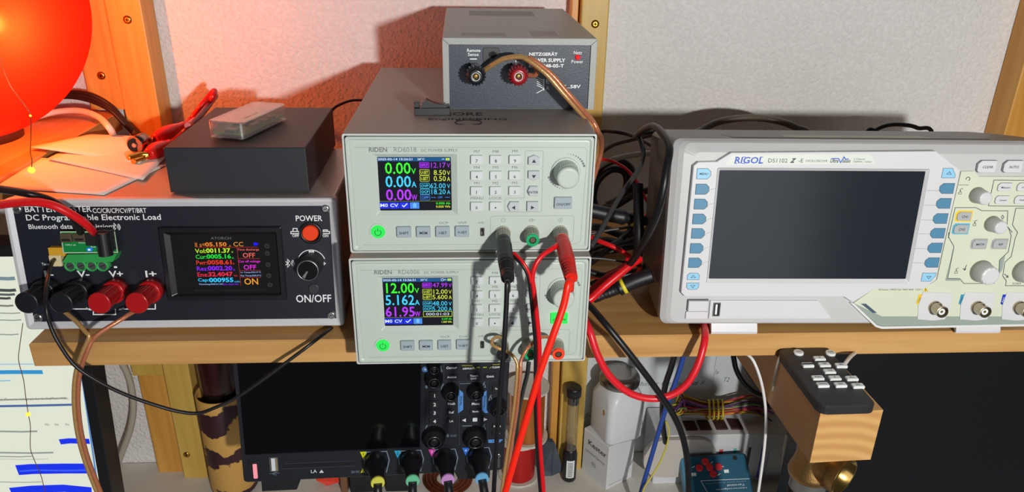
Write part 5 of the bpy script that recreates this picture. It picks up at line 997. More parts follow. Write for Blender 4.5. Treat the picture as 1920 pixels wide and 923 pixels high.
a, d = se(440, 305); b = MB().mat(mat('socket_grey')); b.slab(a-4, d-8.6, a+4.4, d+8.6, -.2, .6, .4); b.mat(m_pal); b.slab(a-2.2, d-7.6, a+1.6, d+7.6, .6, .8); b.mat(mat('tan_contact', (150, 130, 100), .5)); b.slab(a+2, d-7.6, a+3.6, d+7.6, .6, .75); b.build('usb_socket', t)
x0, y0 = se(545, 345); x1, y1 = se(1350, 268); b = MB().mat(m_dark); b.slab(x0, min(y0, y1)-.5, x1, max(y0, y1)-1, -.2, .1); b.build('logic_port', t)
for x0, y0, x1, y1 in ((880, 640, 920, 690), (880, 690, 920, 740)): pass
b = MB().mat(m_steel); a, d = sf(1768, 318); b.lathe(a, d, [(2.4, -.1), (2.4, 2), (1.2, 2.2)], 16); a, d = sf(1762, 410); b.slab(a-1.8, d-5, a+1.8, d+5, -.1, 2, .5); b.build('ground_contacts', t)
b = MB().mat(m_s2b)
a, d = se(300, 505, -4); e, g = se(745, 588, -4); b.loft([[(a, 2, w), (e+2, 2, w), (e-4, g, w), (a, g, w)] for w in (-30, -4)]); b.build('foot', t); b = MB().mat(m_s2b); a2, d2 = sf(1255, 510, -4); e2_, g2 = sf(1670, 578, -4); b.loft([[(a2, 2, w), (e2_, 2, w), (e2_, g2, w), (a2+6, g2, w)] for w in (-30, -4)]); b.build('foot', t)
b = MB(1, 'f', M=SP.M.inverted()).mat(m_s2b); b.slab(-.065, .18, .005, .20, -.16, -.06, r=.004); b.slab(-.05, .185, -.01, .26, -.12, -.10, r=.004); b.slab(-.05, .24, -.01, .262, -.12, -.0206, r=.004); b.build('mount_arm', t)
# probe plugs
sock = [(395, 385), (790, 370), (1165, 350), (1545, 335)]; tip = [(408, 615), (800, 595), (1196, 585), (1580, 570)]
bot = [(410, 760), (800, 760), (1215, 760), (1612, 760)]
for k, (c1, nm) in enumerate((((222, 222, 90), 'yellow'), ((110, 205, 160), 'green'), ((205, 150, 215), 'violet'), ((110, 180, 225), 'light blue'))):
    u, v = sf(*sock[k]); B0 = SP.M @ Vector((u*.001, -.0004, v*.001)); dp = ray(640+tip[k][0]/6, 800+tip[k][1]/6)
    # ring position: where the sight line passes 46 mm in front of the panel
    u1, v1_ = SP.px(640+tip[k][0]/6, 800+tip[k][1]/6, 40); B1 = SP.M @ Vector((u1*.001, -.040, v1_*.001))
    t2 = thing('probe_plug', 'black probe plug with a %s ring, in the black oscilloscope\'s input row' % nm, 'probe plug', B0, 'probe plugs in the black oscilloscope'); M = t2.matrix_world.inverted()
    mid = B0 + (B1-B0)*.45 - Vector((0, .004, -.004))
    b = MB(1, 'f', M=M).mat(m_rubber); b.tube([B0, B0*.5+mid*.5 + Vector((0, -.003, .002)), mid, B1], .009, 24, taper=lambda s: .0115 if s < .3 else (.0115-.0050*min(1, (s-.3)/.6) + (.0004 if int(s*24) % 2 else 0))); b.build('boot', t2)
    dd = (B1-mid).normalized(); b = MB(1, 'f', M=M).mat(mat('ring_'+nm.replace(' ', '_'), c1, .4)); b.tube([B1-dd*.001, B1+dd*.0035], .0066, 24, smooth=False); b.build('colour_ring', t2)
    E_ = AY(640+bot[k][0]/6, 800+bot[k][1]/6, B1.y-.006); b = MB(1, 'f', M=M).mat(m_cblk); b.tube([B1+dd*.002, B1*.5+E_*.5, E_, E_+(E_-B1)*.6], .0045, 14); b.build('lead', t2)

# ------------------------------------------------------------------ things on the ledge below
LZ = LEDGE_Z + .0002
def onledge(px, y): p = AY(px, 880, y); return p.x, y
# patterned canister
cx = AY(424, 800, .305).x; R_ = AY(424, 800, .305).x - AY(379, 800, .305).x; top = AY(424, 742, .305-R_*.4).z
t = thing('canister', 'round canister with a gold and dark purple banded pattern holding a dark bottle', 'canister', (cx, .305, LZ))
def band_mat():
    m = bpy.data.materials.new('gold_purple_bands'); m.use_nodes = True; nt = m.node_tree; b = nt.nodes['Principled BSDF']; b.inputs['Roughness'].default_value = .5
    tc = nt.nodes.new('ShaderNodeTexCoord'); mp = nt.nodes.new('ShaderNodeMapping'); mp.inputs['Rotation'].default_value = (0, .22, 0)
    wv = nt.nodes.new('ShaderNodeTexWave'); wv.bands_direction = 'Z'; wv.inputs['Scale'].default_value = 5.4; wv.inputs['Distortion'].default_value = 3.5; wv.inputs['Detail'].default_value = 1; wv.inputs['Detail Scale'].default_value = 6
    vo = nt.nodes.new('ShaderNodeTexVoronoi'); vo.inputs['Scale'].default_value = 170
    ad = nt.nodes.new('ShaderNodeMath'); ad.operation = 'MULTIPLY_ADD'; ad.inputs[1].default_value = .35
    rp = nt.nodes.new('ShaderNodeValToRGB'); rp.color_ramp.interpolation = 'EASE'; e = rp.color_ramp.elements; e[0].position = .48; e[0].color = rgb((58, 26, 36)); e[1].position = .62; e[1].color = rgb((208, 160, 84))
    nt.links.new(tc.outputs['Object'], mp.inputs[0]); nt.links.new(mp.outputs[0], wv.inputs[0]); nt.links.new(tc.outputs['Object'], vo.inputs[0]); nt.links.new(vo.outputs[0], ad.inputs[0]); nt.links.new(wv.outputs[1], ad.inputs[2]); nt.links.new(ad.outputs[0], rp.inputs[0]); nt.links.new(rp.outputs[0], b.inputs['Base Color'])
    return m
H_ = top-LZ
b = MB(1, 'f').mat(band_mat()); b.lathe(0, 0, [(R_*.92, 0), (R_, .004), (R_, H_-.002), (R_*.97, H_), (R_*.92, H_-.002), (R_*.92, .003)], 40, c1=False); b.build('body', t)
t = thing('bottle', 'dark bottle with a dark red band standing inside the patterned canister', 'bottle', (cx, .305, LZ+.0035))
b = MB(1, 'f').mat(mat('dark_glass', (16, 10, 11), .12)); b.lathe(0, 0, [(R_*.7, 0), (R_*.72, .01), (R_*.72, .22), (R_*.5, .25), (R_*.3, .262), (R_*.3, .30)], 36); b.build('glass', t)
b = MB(1, 'f').mat(mat('dark_red_label', (52, 16, 18), .25)); b.lathe(0, 0, [(R_*.725, .15), (R_*.73, .151), (R_*.73, .20), (R_*.725, .201)], 36, c0=False, c1=False); b.build('label_band', t)  # dark red band around the bottle
# wire spools
m_fl = mat('white_spool_plastic', (208, 204, 194), .45)
def spool(label, px, y, z, r, rc_, h, wm):
    p = AY(px, 850, y); t = thing('wire_spool', label, 'wire spool', (p.x, y, z), 'wire spools standing on each other')
    b = MB(1, 'f').mat(m_fl); b.lathe(0, 0, [(r, 0), (r, .003), (rc_*.5, .003), (rc_*.5, .0031)], 40, sm=False); b.lathe(0, 0, [(rc_*.5, .003), (rc_*.5, h-.003), (r, h-.003), (r, h)], 40, sm=False); b.build('flanges', t)
    b = MB(1, 'f').mat(wm); n = 60; b.lathe(0, 0, [(rc_*(1+.006*(i % 2)), .0032+(h-.0064)*i/n) for i in range(n+1)], 40); b.build('winding', t); return t
m_cuw = mat('copper_winding', (214, 132, 66), .3, .85, var=.08); m_redw = mat('red_enamel_winding', (190, 24, 24), .28, .3, var=.08)
yS = .312
zr_t = AY(986, 818, yS).z; zc_t = AY(986, 722, yS).z
spool('lower wire spool of the pair, wound with red enamelled wire', 973, yS, LZ, .0268, .0215, zr_t-LZ, m_redw)
spool('upper wire spool of the pair, wound with bare copper wire', 986, yS, zr_t+.0003, .0278, .0225, zc_t-zr_t-.0006, m_cuw)
# antistatic bag
p = [AY(x, y, .31) for x, y in ((1022, 830), (1034, 826), (1050, 872), (1030, 908))]
b = MB(1, 'f').mat(mat('grey_blue_antistatic_film', (74, 84, 96), .25, .3, var=.3, scale=30)); 
for k in range(3):
    pts = [Vector((q.x+.0012*k, .315-.004*k+(.01 if i == 0 else 0), max(LZ+.0003, q.z))) for i, q in enumerate([AY(1008, 828, .315), AY(1036, 824, .315), AY(1052, 868+4*k, .315), AY(1030, 892, .315), AY(1008, 892, .315)])]
    b.loft([[tuple(q) for q in pts], [tuple(q+Vector((0, .0014, 0))) for q in pts]])
tag(b.build('antistatic_bag'), 'dark blue-grey antistatic bag folded up behind the wire spools', 'bag')
# glass tube with black bottom
tb = AY(1066, 900, .302); tt = AY(1074, 735, .31)
d = (tt-tb); d.y = 0; ax = d.normalized(); rot = Vector((0, 0, 1)).rotation_difference(ax).to_matrix().to_4x4()
t = thing('glass_tube', 'slim glass tube with black stopper and black barcoded foot, leaning by the yellow post', 'tube', Matrix.Translation((tb.x, .302, LZ+.0004)) @ rot); Lt = (tt-Vector((tb.x, tt.y, LZ))).length
b = MB(1, 'f').mat(clear('tube_glass', (238, 236, 226), .10, .05)); b.lathe(0, 0, [(.0078, .001), (.0078, Lt)], 24, c0=False, c1=False); b.build('glass', t)
b = MB(1, 'f').mat(m_black); b.lathe(0, 0, [(.0072, Lt-.012), (.0074, Lt-.0005), (.0096, Lt), (.0098, Lt+.011), (.0088, Lt+.013)], 28); b.build('stopper', t)
b = MB(1, 'f').mat(m_black); b.lathe(0, 0, [(.0085, 0), (.0096, .0015), (.0096, .042), (.0082, .047), (.0080, .05)], 28)
b.mat(m_white); b.loft([[(.0098*math.sin(a), -.0098*math.cos(a), z) for a in [(-.55+i*.16) for i in range(8)]] for z in (.008, .036)], False, False, close=False); b.mat(m_black)
for i in range(12): b.loft([[(.0099*math.sin(a), -.0099*math.cos(a), z) for a in (-.35, -.1, .1, .35)] for z in (.010+i*.002, .0108+i*.002)], False, False, close=False)
b.build('barcoded_foot', t)
# white box with the dispenser bottle
bc = AY(1139, 908, .272); a_ = math.radians(32)
BM = Matrix.Translation((bc.x, .278, LZ)) @ Matrix.Rotation(a_, 4, 'Z'); wB = .046; dB = .050; hB = AY(1140, 840, .278).z - LZ
t = thing('carton', 'white carton with small black print under the dispenser bottle', 'box', BM)
m_ct = mat('white_card', (214, 216, 218), .6)
b = MB(1, 'f').mat(m_ct); b.slab(0, 0, wB, dB, 0, hB, r=.001, ch=.0008, k=2); b.build('carton_body', t)
b = MB(1, 'p', M=Matrix.Rotation(-math.pi/2, 4, 'Z')).mat(mat('dark_print', (70, 74, 84), .6)); 
b.text('Kester', -.040, hB*.70, -.004, hB*.82, .00012, .02); b.text('Lötmittel Spender', -.044, hB*.50, -.006, hB*.57, .00012, .0); b.line([(-.027+.004*math.cos(math.radians(i)), hB*.33+.0035*math.sin(math.radians(i))) for i in range(0, 361, 30)], .0006, .00012); b.text('Pb', -.029, hB*.31, -.025, hB*.35, .00012, .01); b.build('side_print', t)
b = MB(1, 'p').mat(mat('grey_small_print', (140, 142, 146), .6)); b.text('www.kester.com', .004, hB*.06, .038, hB*.10, .00012); b.build('front_print', t)
t = thing('dispenser_bottle', 'square white plastic bottle with a wide chrome pump cap, on the white carton', 'bottle', BM @ Matrix.Translation((wB*.5+.006, dB*.5-.004, hB+.0003)) @ Matrix.Rotation(math.radians(-12), 4, 'Z'))
hb = AY(1165, 736, .288).z - LZ - hB; w2 = .0265
m_pe = mat('milky_plastic', (220, 224, 228), .35, spec=.4)
b = MB(1, 'f').mat(m_pe); b.loft([rr(-w2*.92, -w2*.92, w2*.92, w2*.92, .008, 0, 6), rr(-w2, -w2, w2, w2, .009, .004, 6), rr(-w2, -w2, w2, w2, .009, hb*.74, 6), rr(-w2*.86, -w2*.86, w2*.86, w2*.86, .014, hb*.90, 6), rr(-w2*.62, -w2*.62, w2*.62, w2*.62, .0155, hb*.99, 6), rr(-w2*.58, -w2*.58, w2*.58, w2*.58, .015, hb*1.05, 6)], sm=True); b.build('body', t)
hc = AY(1165, 699, .311).z - LZ - hB; rcap = .0258
b = MB(1, 'f').mat(mat('chrome_cap', (150, 148, 144), .3, 1.0)); b.lathe(0, 0, [(rcap*.9, hb*.98), (rcap*.98, hb*1.0), (rcap, hb*1.04), (rcap, hc-.006), (rcap*.9, hc-.001), (rcap*.5, hc-.0005), (rcap*.1, hc-.0015)], 40); b.build('pump_cap', t)
b = MB(1, 'f').mat(mat('amber_stain', (180, 140, 80), .5)); b.loft([[(-w2-.0002, y, z) for y, z in ((-.012, hb*.62), (-.008, hb*.60), (-.010, hb*.50), (-.014, hb*.55))], [(-w2+.001, y, z) for y, z in ((-.012, hb*.62), (-.008, hb*.60), (-.010, hb*.50), (-.014, hb*.55))]]); b.build('stain', t)
# handwritten papers on the wall
m_note = mat('note_paper', (206, 212, 216), .8, var=.01); m_pen = mat('pencil_grey', (96, 104, 112), .7)
NX = -9
def scrib(b, txt, x, z, wd, h): b.text(txt, x, z, x+wd, z+h, .0009)
for lb, c0, c1, words in (('handwritten note paper on the wall behind the dispenser bottle', (1104, 640), (1322, 812), (('Nutzen', 1130, 745, 60), ('hinter the end and R', 1200, 724, 120), ('Bi', 1215, 775, 10), ('Ra', 1292, 722, 14), ('Sw', 1098, 782, 16))), ('handwritten note paper on the wall behind the wire bundle', (1324, 640), (1500, 800), (('Fan', 1333, 702, 14), ('T2', 1357, 716, 10)))):
    P0 = AY(*c0, WALL_Y-.0012); P1 = AY(*c1, WALL_Y-.0012); P0.x = max(P0.x, NX + .0006); NX = P1.x; t = thing('note_paper', lb, 'paper', (P0.x, WALL_Y-.0006, P1.z), 'handwritten note papers on the wall')
    b = MB(1, 'p').mat(m_note); b.slab(0, 0, P1.x-P0.x, P0.z-P1.z, -.0001, .0004); b.build('sheet', t)
    b = MB(1, 'p').mat(m_pen)
    for wd, px, py, w_ in words:
        q = AY(px, py, WALL_Y-.0012); e = AY(px+w_, py, WALL_Y-.0012); b.text(wd, max(.001, q.x-P0.x), q.z-P1.z, e.x-P0.x, q.z-P1.z+.007, .0008, -.01, .3)
    b.build('handwriting', t)
# white carton with the wire bundle
q0 = AY(1232, 828, .288); q1 = AY(1496, 806, .288); wb_h = AY(1350, 816, .288).z - LZ
t = thing('carton', 'large white carton with coloured squares under the multicoloured wire bundle', 'box', (q0.x, .288, LZ)); wl = q1.x-q0.x
b = MB(1, 'f').mat(m_ct); b.slab(0, 0, wl, .062, 0, wb_h, r=.002, ch=.001); b.build('carton_body', t)
b = MB(1, 'p')
def lp(px, py): q = AY(px, py, .288); return q.x-q0.x, q.z-LZ
def sq(x0, y0, x1, y1, c1, nm): b.mat(mat(nm, c1, .6)); a, d = lp(x0, y1); e, g = lp(x1, y0); b.slab(a, d, e, g, .0001, .0003)
sq(1340, 843, 1356, 900, (214, 86, 80), 'print_red'); sq(1366, 841, 1382, 900, (88, 190, 180), 'print_teal'); sq(1393, 839, 1409, 900, (74, 66, 80), 'print_plum'); sq(1418, 836, 1432, 896, (96, 90, 214), 'print_violet'); sq(1432, 846, 1442, 892, (150, 140, 222), 'print_lilac')
b.mat(mat('print_red')); a, d = lp(1284, 832); b.text('S', a, d, a+.006, d+.0095, .0003, .02); b.mat(mat('print_plum')); b.text('uperior', a+.0062, d+.0015, a+.026, d+.007, .0003, 0); b.build('printing', t)
# rounded pale tray in front of the carton, left
k0 = AY(1212, 822, .2802); k1 = AY(1335, 905, .2802); t = None
b = MB(1, 'f').mat(mat('beige_plastic_tray', (196, 190, 182), .5)); zt_ = AY(1250, 826, .2802).z
b.loft([[(x, .2802+.006*k, z) for x, z, _ in rr(k0.x, AY(1230, 896, .2802).z, k1.x, zt_, .026, 0, 8)] for k in (0, 1)])
tag(b.build('tray'), 'beige rounded plastic tray standing upright at the left of the coloured carton', 'tray')
# wire bundle
bx0 = AY(1258, 770, .32); bx1 = AY(1436, 762, .32); tie = AY(1340, 772, .318); zb2 = LZ + wb_h + .001
t = thing('wire_bundle', 'bundle of many coloured wires with a yellow tie, on the white carton', 'wire bundle', (tie.x, .32, zb2)); M = t.matrix_world.inverted()
cols = [(206, 176, 40), (150, 60, 140), (90, 44, 110), (214, 110, 40), (60, 60, 66), (190, 40, 40), (120, 160, 70), (210, 190, 60), (80, 40, 90), (150, 90, 50)]
rnd = random.Random(3)
for k in range(40):
    c1 = cols[k % len(cols)]; oy = rnd.uniform(-.007, .007); oz = .0155+rnd.uniform(-.0105, .0105); s = rnd.choice((-1, 1)) if k % 3 else 0
    b = MB(1, 'f', M=M).mat(mat('bundle_wire_%d' % (k % len(cols)), c1, .4))
    sp = lambda f_: rnd.uniform(-f_, f_)
    xR = bx1.x + sp(.008); xL = bx0.x + abs(sp(.012)); zz = lambda v: max(zb2+.0015, v)
    pts = [(xR, .32+oy*2+sp(.01), zz(zb2+.016+(oz-.0155)*1.6+sp(.012))), (tie.x+.05, .32+oy*1.6, zz(zb2+oz*1.2+sp(.007))), (tie.x+.012, .32+oy, zb2+oz), (tie.x-.012, .32+oy, zb2+oz), (tie.x-.04, .32+oy*1.5, zz(zb2+oz*1.25+sp(.008))), (xL+.006, .32+oy*2, zz(zb2+.018+(oz-.0155)*2.0+sp(.006))), (xL, .32, zb2+.017+sp(.008)), (xL+.012, .32-oy, zb2+.024+sp(.005)), (tie.x-.03, .32-oy, zb2+.018+sp(.004))]
    if k % 2: pts = pts[:6]
    b.tube(pts, .00105, 6, k=6); b.build('wire', t)
b = MB(1, 'f', M=M).mat(mat('yellow_tie', (214, 190, 40), .4))
for k in range(4): xx = tie.x-.009+.006*k; b.tube([(xx+.001*math.sin(i), .32+.0095*math.cos(i*math.pi/6), zb2+.0155+.0135*math.sin(i*math.pi/6)) for i in range(12)], .0015, 8, k=3, closed=True)
b.build('tie', t)
for i, (x0, x1) in enumerate(((1285, 1312), (1312, 1338), (1342, 1368), (1370, 1396))):
    p = AY(x0, 800, .30); q = AY(x1, 800, .30); tag(wbox(p.x+.001, .298, LZ+wb_h+.0002, q.x-.002, .318, LZ+wb_h+.0016+.0004*i, mat('dark_plum_card', (60, 34, 44), .4), .0004).build('card_strip'), 'dark plum plastic strip under the wire bundle, ' + ('leftmost of the row', 'second of the row from the left', 'third of the row from the left', 'rightmost of the row')[i], 'strip', 'dark strips under the wire bundle')
# teal device leaning against the carton
D0 = AY(1290, 856, .272); D1 = AY(1399, 849, .272); exd = (D1-D0).normalized(); dn = Vector((.05, -.74, -.67)); dn = (dn - exd*dn.dot(exd)).normalized(); nn = dn.cross(exd).normalized()
if nn.y > 0: nn = -nn
wdv = (D1-D0).length; Ld = .20; bk = -nn
DM = Matrix(((exd.x, -dn.x, nn.x, D0.x), (exd.y, -dn.y, nn.y, D0.y), (exd.z, -dn.z, nn.z, D0.z), (0, 0, 0, 1)))
t = thing('handheld_device', 'teal handheld device with five red buttons, leaning below the white carton', 'device', DM)
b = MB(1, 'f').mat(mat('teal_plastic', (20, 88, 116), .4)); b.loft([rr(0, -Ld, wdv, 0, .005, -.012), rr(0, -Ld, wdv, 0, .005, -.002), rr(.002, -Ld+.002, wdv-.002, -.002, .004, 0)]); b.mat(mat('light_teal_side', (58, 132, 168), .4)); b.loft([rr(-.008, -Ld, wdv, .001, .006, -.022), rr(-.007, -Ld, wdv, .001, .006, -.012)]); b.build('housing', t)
Di = DM.inverted()
def dl(px, py):
    d = ray(px, py); tt_ = (D0-CAM).dot(nn)/d.dot(nn); q = Di @ (CAM + d*tt_); return q.x, q.y
b = MB(1, 'f').mat(m_white)
for x, y in ((1301, 890), (1362, 884)): a, d = dl(x, y); b.slab(a-.003, d-.002, a+.003, d+.002, .0001, .0002)
for x, y in ((1334, 868), (1354, 876), (1348, 890), (1300, 876)): a, d = dl(x, y); b.line([(a-.002, d-.001), (a+.002, d+.001)], .0008, .0002)
def fl(txt, x0, y0, x1, y1): a, d = dl(x0, y1); e, g = dl(x1, y0); b.text(txt, a, d, e, g, .0002, .0, flip=True)
fl('Heimdalls Sägewerks', 1322, 902, 1398, 908); fl('Terminal', 1364, 907, 1396, 913); fl('Universalgerät', 1342, 913, 1400, 920)
a0_, b0_ = dl(1314, 902); a1_, b1_ = dl(1330, 930); b.line([(dl(1405, 898)), (a0_, b0_), (a1_, b1_)], .0006, .0002); b.mat(m_dark); a, d = dl(1378, 859); b.disc(a, d, .003, .0002); b.build('printing', t)
for x, y in ((1322, 866), (1311, 878), (1330, 877), (1347, 876), (1337, 889)):
    a, d = dl(x, y); b = MB(1, 'f').mat(mat('red_button', (224, 48, 56), .4)); b.lathe(a, d, [(.0048, 0), (.0046, .0018), (.0036, .0024)], 20); b.build('button', t)
# boxes and odds below the black oscilloscope
for lb, x0, x1, z1_ in (('black plastic box below the black oscilloscope, left of the pair', 655, 715, .026), ('black plastic box below the black oscilloscope, right of the pair', 722, 778, .026)):
    p = AY(x0, 905, .285); q = AY(x1, 905, .285); h = AY(700, 890, .285).z-LZ
    b = wbox(p.x, .285, LZ, q.x, .335, LZ+h, m_black, .002); tag(b.build('small_box'), lb, 'box', 'black boxes below the black oscilloscope')
p = AY(640, 910, .29); q = AY(653, 910, .29); tag(wbox(p.x, .285, LZ, q.x, .34, LZ+.03, mat('brown_wood_block', (120, 84, 60), .5), .001).build('wood_block'), 'narrow brown block left of the black boxes under the oscilloscope', 'block')
p = AY(612, 892, .30); b = MB(1, 'f').mat(mat('red_orange_plastic', (225, 62, 40), .4)); b.loft([[(p.x-.014, .30, LZ+.008), (p.x+.0, .298, LZ), (p.x+.016, .30, LZ+.004), (p.x+.018, .30, LZ+.02), (p.x-.012, .30, LZ+.02)], [(p.x-.014, .32, LZ+.008), (p.x+.0, .322, LZ), (p.x+.016, .32, LZ+.004), (p.x+.018, .32, LZ+.02), (p.x-.012, .32, LZ+.02)]]); tag(b.build('plastic_piece'), 'small red plastic piece on the ledge under the black oscilloscope', 'plastic piece')
p = AY(840, 905, .305); t = thing('wire_coil', 'round brown coil of copper wire lying below the black oscilloscope', 'wire coil', (p.x, .305, LZ)); b = MB(1, 'f').mat(mat('brown_copper', (120, 62, 34), .35, .6, var=.4, scale=40))
for k in range(7): b.tube([((.016+.0026*k)*math.cos(i*math.pi/8), (.016+.0026*k)*math.sin(i*math.pi/8), .0022+.0012*(k % 2)) for i in range(16)], .0016, 8, k=3, closed=True)
b.build('turns', t)
# ------------------------------------------------------------------ beam, remote, brass fitting
BW, BHt = .0490, .0465
BMx = Matrix.Translation((.3275, -.0425, -.0206-BHt)) @ Matrix.Rotation(.0432, 4, 'Z')
t = thing('wooden_beam', 'thick wooden beam end jutting out under the shelf, carrying the remote', 'beam', BMx)
b = MB(1, 'f').mat(wood('pine_beam_side', (204, 150, 88), (218, 168, 104), 1, sc=.5)); b.loft([[(0, y, 0), (BW, y, 0), (BW, y, BHt-.0003), (0, y, BHt-.0003)] for y in (0, .30)], False, True)
b.mat(wood('pine_end_grain', (198, 148, 88), (216, 170, 108), 1, rings=True)); b.f([b.v(p) for p in ((0, 0, 0), (BW, 0, 0), (BW, 0, BHt-.0003), (0, 0, BHt-.0003))]); b.build('timber', t)
RMx = Matrix.Translation((.3248, -.0455, -.0205)) @ Matrix.Rotation(.015, 4, 'Z'); rw, rl, rh = .0440, .0825, .0072
t = thing('remote_control', 'small black remote control with white keys lying on the wooden beam', 'remote control', RMx)
b = MB(1, 'f').mat(mat('remote_black', (40, 38, 42), .5, var=.1)); b.loft([rr(0, 0, rw, rl, .007, 0), rr(0, 0, rw, rl, .007, rh*.55), rr(.0004, .0004, rw-.0004, rl-.0004, .007, rh*.6), rr(0, 0, rw, rl, .007, rh*.65), rr(0, 0, rw, rl, .007, rh-.0012), rr(.0012, .0012, rw-.0012, rl-.0012, .006, rh)]); b.mat(m_dark); b.slab(.010, -.00005, .0103, .001, .0008, rh*.55); b.slab(.034, -.00005, .0343, .001, .0008, rh*.55); b.build('housing', t)
Ri = RMx.inverted()
for s, x, y, rd in (('ON', 330, 180, 1), ('OFF', 676, 185, 1), ('+', 556, 245, 0), ('−', 430, 315, 0), ('OK', 610, 313, 0), ('Blz', 790, 320, 0), ('Vol', 665, 385, 0), ('Auto', 538, 455, 0), ('II', 722, 457, 0), ('ALL', 906, 460, 0), ('Dimm', 592, 530, 0), ('Set', 783, 530, 0), ('SEL', 972, 540, 0)):
    d = ray(1440+x/5.767, 630+y/5.767); zq = -.0205+rh+.001; q = Ri @ (CAM + d*((zq-CAM.z)/d.z)); b = MB(1, 'f').mat(m_white)
    if rd: b.lathe(q.x, q.y, [(.0041, rh-.0002), (.004, rh+.0016), (.0034, rh+.002)], 20)
    else: b.slab(q.x-.0046, q.y-.0026, q.x+.0046, q.y+.0026, rh-.0002, rh+.002, r=.0008, ch=.0005)
    b.mat(m_ink); b.ctext(s, q.x, q.y+.0002, .0019, rh+.00208, .01); b.build('key', t)
cable('cable', 'clear strap cable looped over the wooden beam behind the remote', [AY(1452, 752, .05), AY(1450, 735, .034), AY(1455, 700, .031), AY(1462, 674, .030), AY(1470, 664, .031), AY(1482, 662, .033)], .0016, mat('clear_grey_strap', (190, 184, 170), .3))
cable('cable', 'white cable peeking out at the right of the remote under the shelf edge', [AY(1577, 694, .012), AY(1586, 680, .016), AY(1594, 670, .024), AY(1602, 663, .036), AY(1612, 655, .05)], .0016, m_cwhite)
# brass pipe tee
bt = AY(1524, 862, .02); t = thing('pipe_fitting', 'brass pipe tee on a grey threaded pipe, hanging below the wooden beam', 'pipe fitting', (bt.x, .02, bt.z)); 
m_br = mat('rough_brass', (168, 130, 80), .38, .9, var=.2, scale=300, bump=.15, bscale=900); m_brs = mat('smooth_brass', (196, 158, 88), .2, 1.0)
zt2 = -.0206-BHt-bt.z-.0008
b = MB(1, 'f').mat(m_br); b.lathe(0, 0, [(.0135, zt2-.002), (.0145, zt2-.003), (.0145, .004), (.0165, -.004), (.0185, -.010), (.0190, -.013), (.0182, -.016), (.015, -.0165)], 36); b.build('tee_body', t)
dO = Vector((.50, -.80, -.05)).normalized(); rq = Vector((0, 0, 1)).rotation_difference(dO).to_matrix().to_4x4(); s_ = Vector((.006, -.004, .0005))
b = MB(1, 'f', M=Matrix.Translation(s_) @ rq).mat(m_br); b.lathe(0, 0, [(.0162, 0), (.0163, .013), (.0173, .0135), (.0174, .022)], 36, c0=False, c1=False); b.mat(m_brs); b.lathe(0, 0, [(.0174, .022), (.0166, .0228), (.0152, .0226), (.0148, -.004)], 36, c0=False, c1=False); b.mat(m_dark); b.lathe(0, 0, [(.0148, -.004), (.002, -.0045)], 30, c0=False); b.build('side_outlet', t)
b = MB(1, 'f').mat(mat('threaded_grey_pipe', (150, 150, 146), .4, .7)); b.lathe(0, 0, [(.0150+(.0006 if i % 2 else 0), -.016-.0011*i) for i in range(14)], 32); b.mat(m_black); b.lathe(0, 0, [(.0155, -.031), (.0155, -.12)], 28); b.build('threaded_pipe', t)
b = MB(1, 'f').mat(m_steel); b.tube([(-.016, -.004, zt2+.0006), (-.006, -.016, zt2+.0002), (.004, -.016, zt2+.0003)], .0006, 6); b.build('wire_clip', t)
# dark monitor on the right
mz = AY(1700, 660, .15); xl_ = AY(1500, 830, .15).x
t = thing('monitor', 'large switched-off black monitor under the right end of the shelf', 'monitor', (xl_, .15, -.5))
m_mt = mat('matt_black_screen', (17, 19, 23), .55, var=.12, scale=900, spec=.3)
b = MB(1, 'f', M=t.matrix_world.inverted()).mat(m_black); xr_ = xl_+.56; o = lambda y, k: [(xl_+k, y, -.42+k), (xr_-k, y, -.42+k), (xr_-k, y, -.055-k), (xl_+k, y, -.055-k)]
b.loft([o(.185, .01), o(.178, 0), o(.151, 0), o(.15, .001), o(.15, .004), o(.1512, .0045)], True, False); b.build('housing', t)
b = MB(1, 'f', M=t.matrix_world.inverted()).mat(m_mt); b.f([b.v(p) for p in o(.1511, .0042)]); b.build('screen', t)
b = MB(1, 'f', M=t.matrix_world.inverted()).mat(m_black); b.slab(xl_+.25, .186, xl_+.31, .20, -.51, -.2, r=.004); b.slab(xl_+.18, .12, xl_+.38, .26, -.5295, -.51, r=.01); b.build('stand', t)
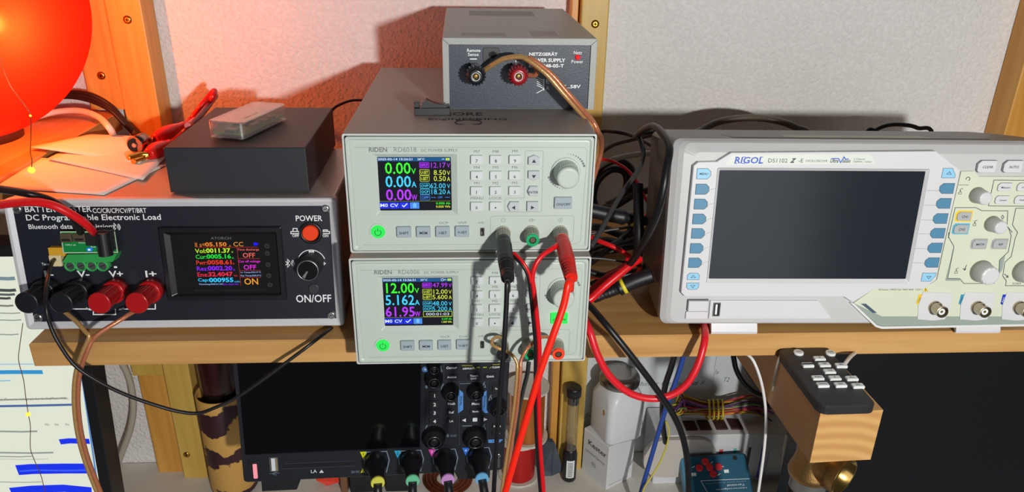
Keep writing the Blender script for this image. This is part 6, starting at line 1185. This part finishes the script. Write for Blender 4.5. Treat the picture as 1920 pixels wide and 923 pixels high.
# cables under the shelf
cable('cable', 'glossy bright blue cable running down beside the brass tee', [AY(1500, 815, .14), AY(1499, 840, .135), AY(1496, 880, .13), AY(1490, 940, .125)], .0030, mat('bright_blue_cable', (26, 70, 190), .25))
cable('cable', 'thick black cable hanging behind the red loop beside the blue one', [AY(1266, 660, .20), AY(1258, 690, .21), AY(1247, 725, .22), AY(1242, 765, .23), AY(1243, 800, .24), AY(1248, 830, .25)], .0034, m_cblk)
cable('cable', 'royal blue cable hanging down left of the white carton', [AY(1284, 660, .19), AY(1272, 700, .20), AY(1258, 740, .21), AY(1244, 780, .22), AY(1232, 820, .225), AY(1218, 868, .23), AY(1204, 915, .23), AY(1198, 940, .23)], .0028, mat('royal_blue_cable', (40, 78, 168), .4))
cable('cable', 'thin yellow wire dangling in front of the beige tray', [AY(1248, 790, .235), AY(1254, 806, .235), AY(1251, 832, .235), AY(1240, 862, .23), AY(1224, 890, .225), AY(1208, 915, .22), AY(1200, 940, .22)], .0010, mat('yellow_wire', (214, 200, 60), .4))
cable('cable', 'thin white and black wire hanging left of the wooden beam', [AY(1400, 664, .05), AY(1412, 676, .045), AY(1424, 705, .04), AY(1432, 740, .038), AY(1436, 780, .036), AY(1434, 830, .034), AY(1428, 880, .032), AY(1420, 935, .03)], .0013, mat('white_wire', (226, 226, 226), .35))
cable('cable', 'black cable sagging from the shelf behind the white wire, upper of two', [AY(1384, 660, .12), AY(1398, 690, .115), AY(1412, 712, .112), AY(1432, 734, .11), AY(1446, 744, .12)], .0018, m_cblk)
cable('cable', 'black cable sagging from the shelf behind the white wire, lower of two', [AY(1374, 660, .125), AY(1380, 692, .12), AY(1394, 718, .115), AY(1414, 736, .112), AY(1436, 744, .115), AY(1450, 742, .13)], .0026, m_cblk)
cable('cable', 'thick off-white cable running down left of the brass tee', [AY(1482, 815, .22), AY(1478, 835, .22), AY(1474, 870, .22), AY(1470, 935, .22)], .0055, m_lgrey)
cable('cable', 'off-white cable hanging on the wall left of the orange batten', [AY(222, 672, .33), AY(236, 695, .333), AY(246, 725, .335), AY(250, 765, .335), AY(244, 805, .335), AY(230, 845, .332), AY(214, 888, .33), AY(204, 930, .32)], .0042, m_lgrey)
cable('cable', 'thin green-black cable hanging behind the twin lead in front of the spools', [AY(992, 672, .12), AY(989, 700, .14), AY(982, 728, .16), AY(976, 756, .18), AY(970, 790, .2), AY(966, 840, .21), AY(955, 885, .22), AY(940, 925, .22), AY(930, 950, .22)], .0022, mat('green_black_cable', (22, 40, 42), .4))
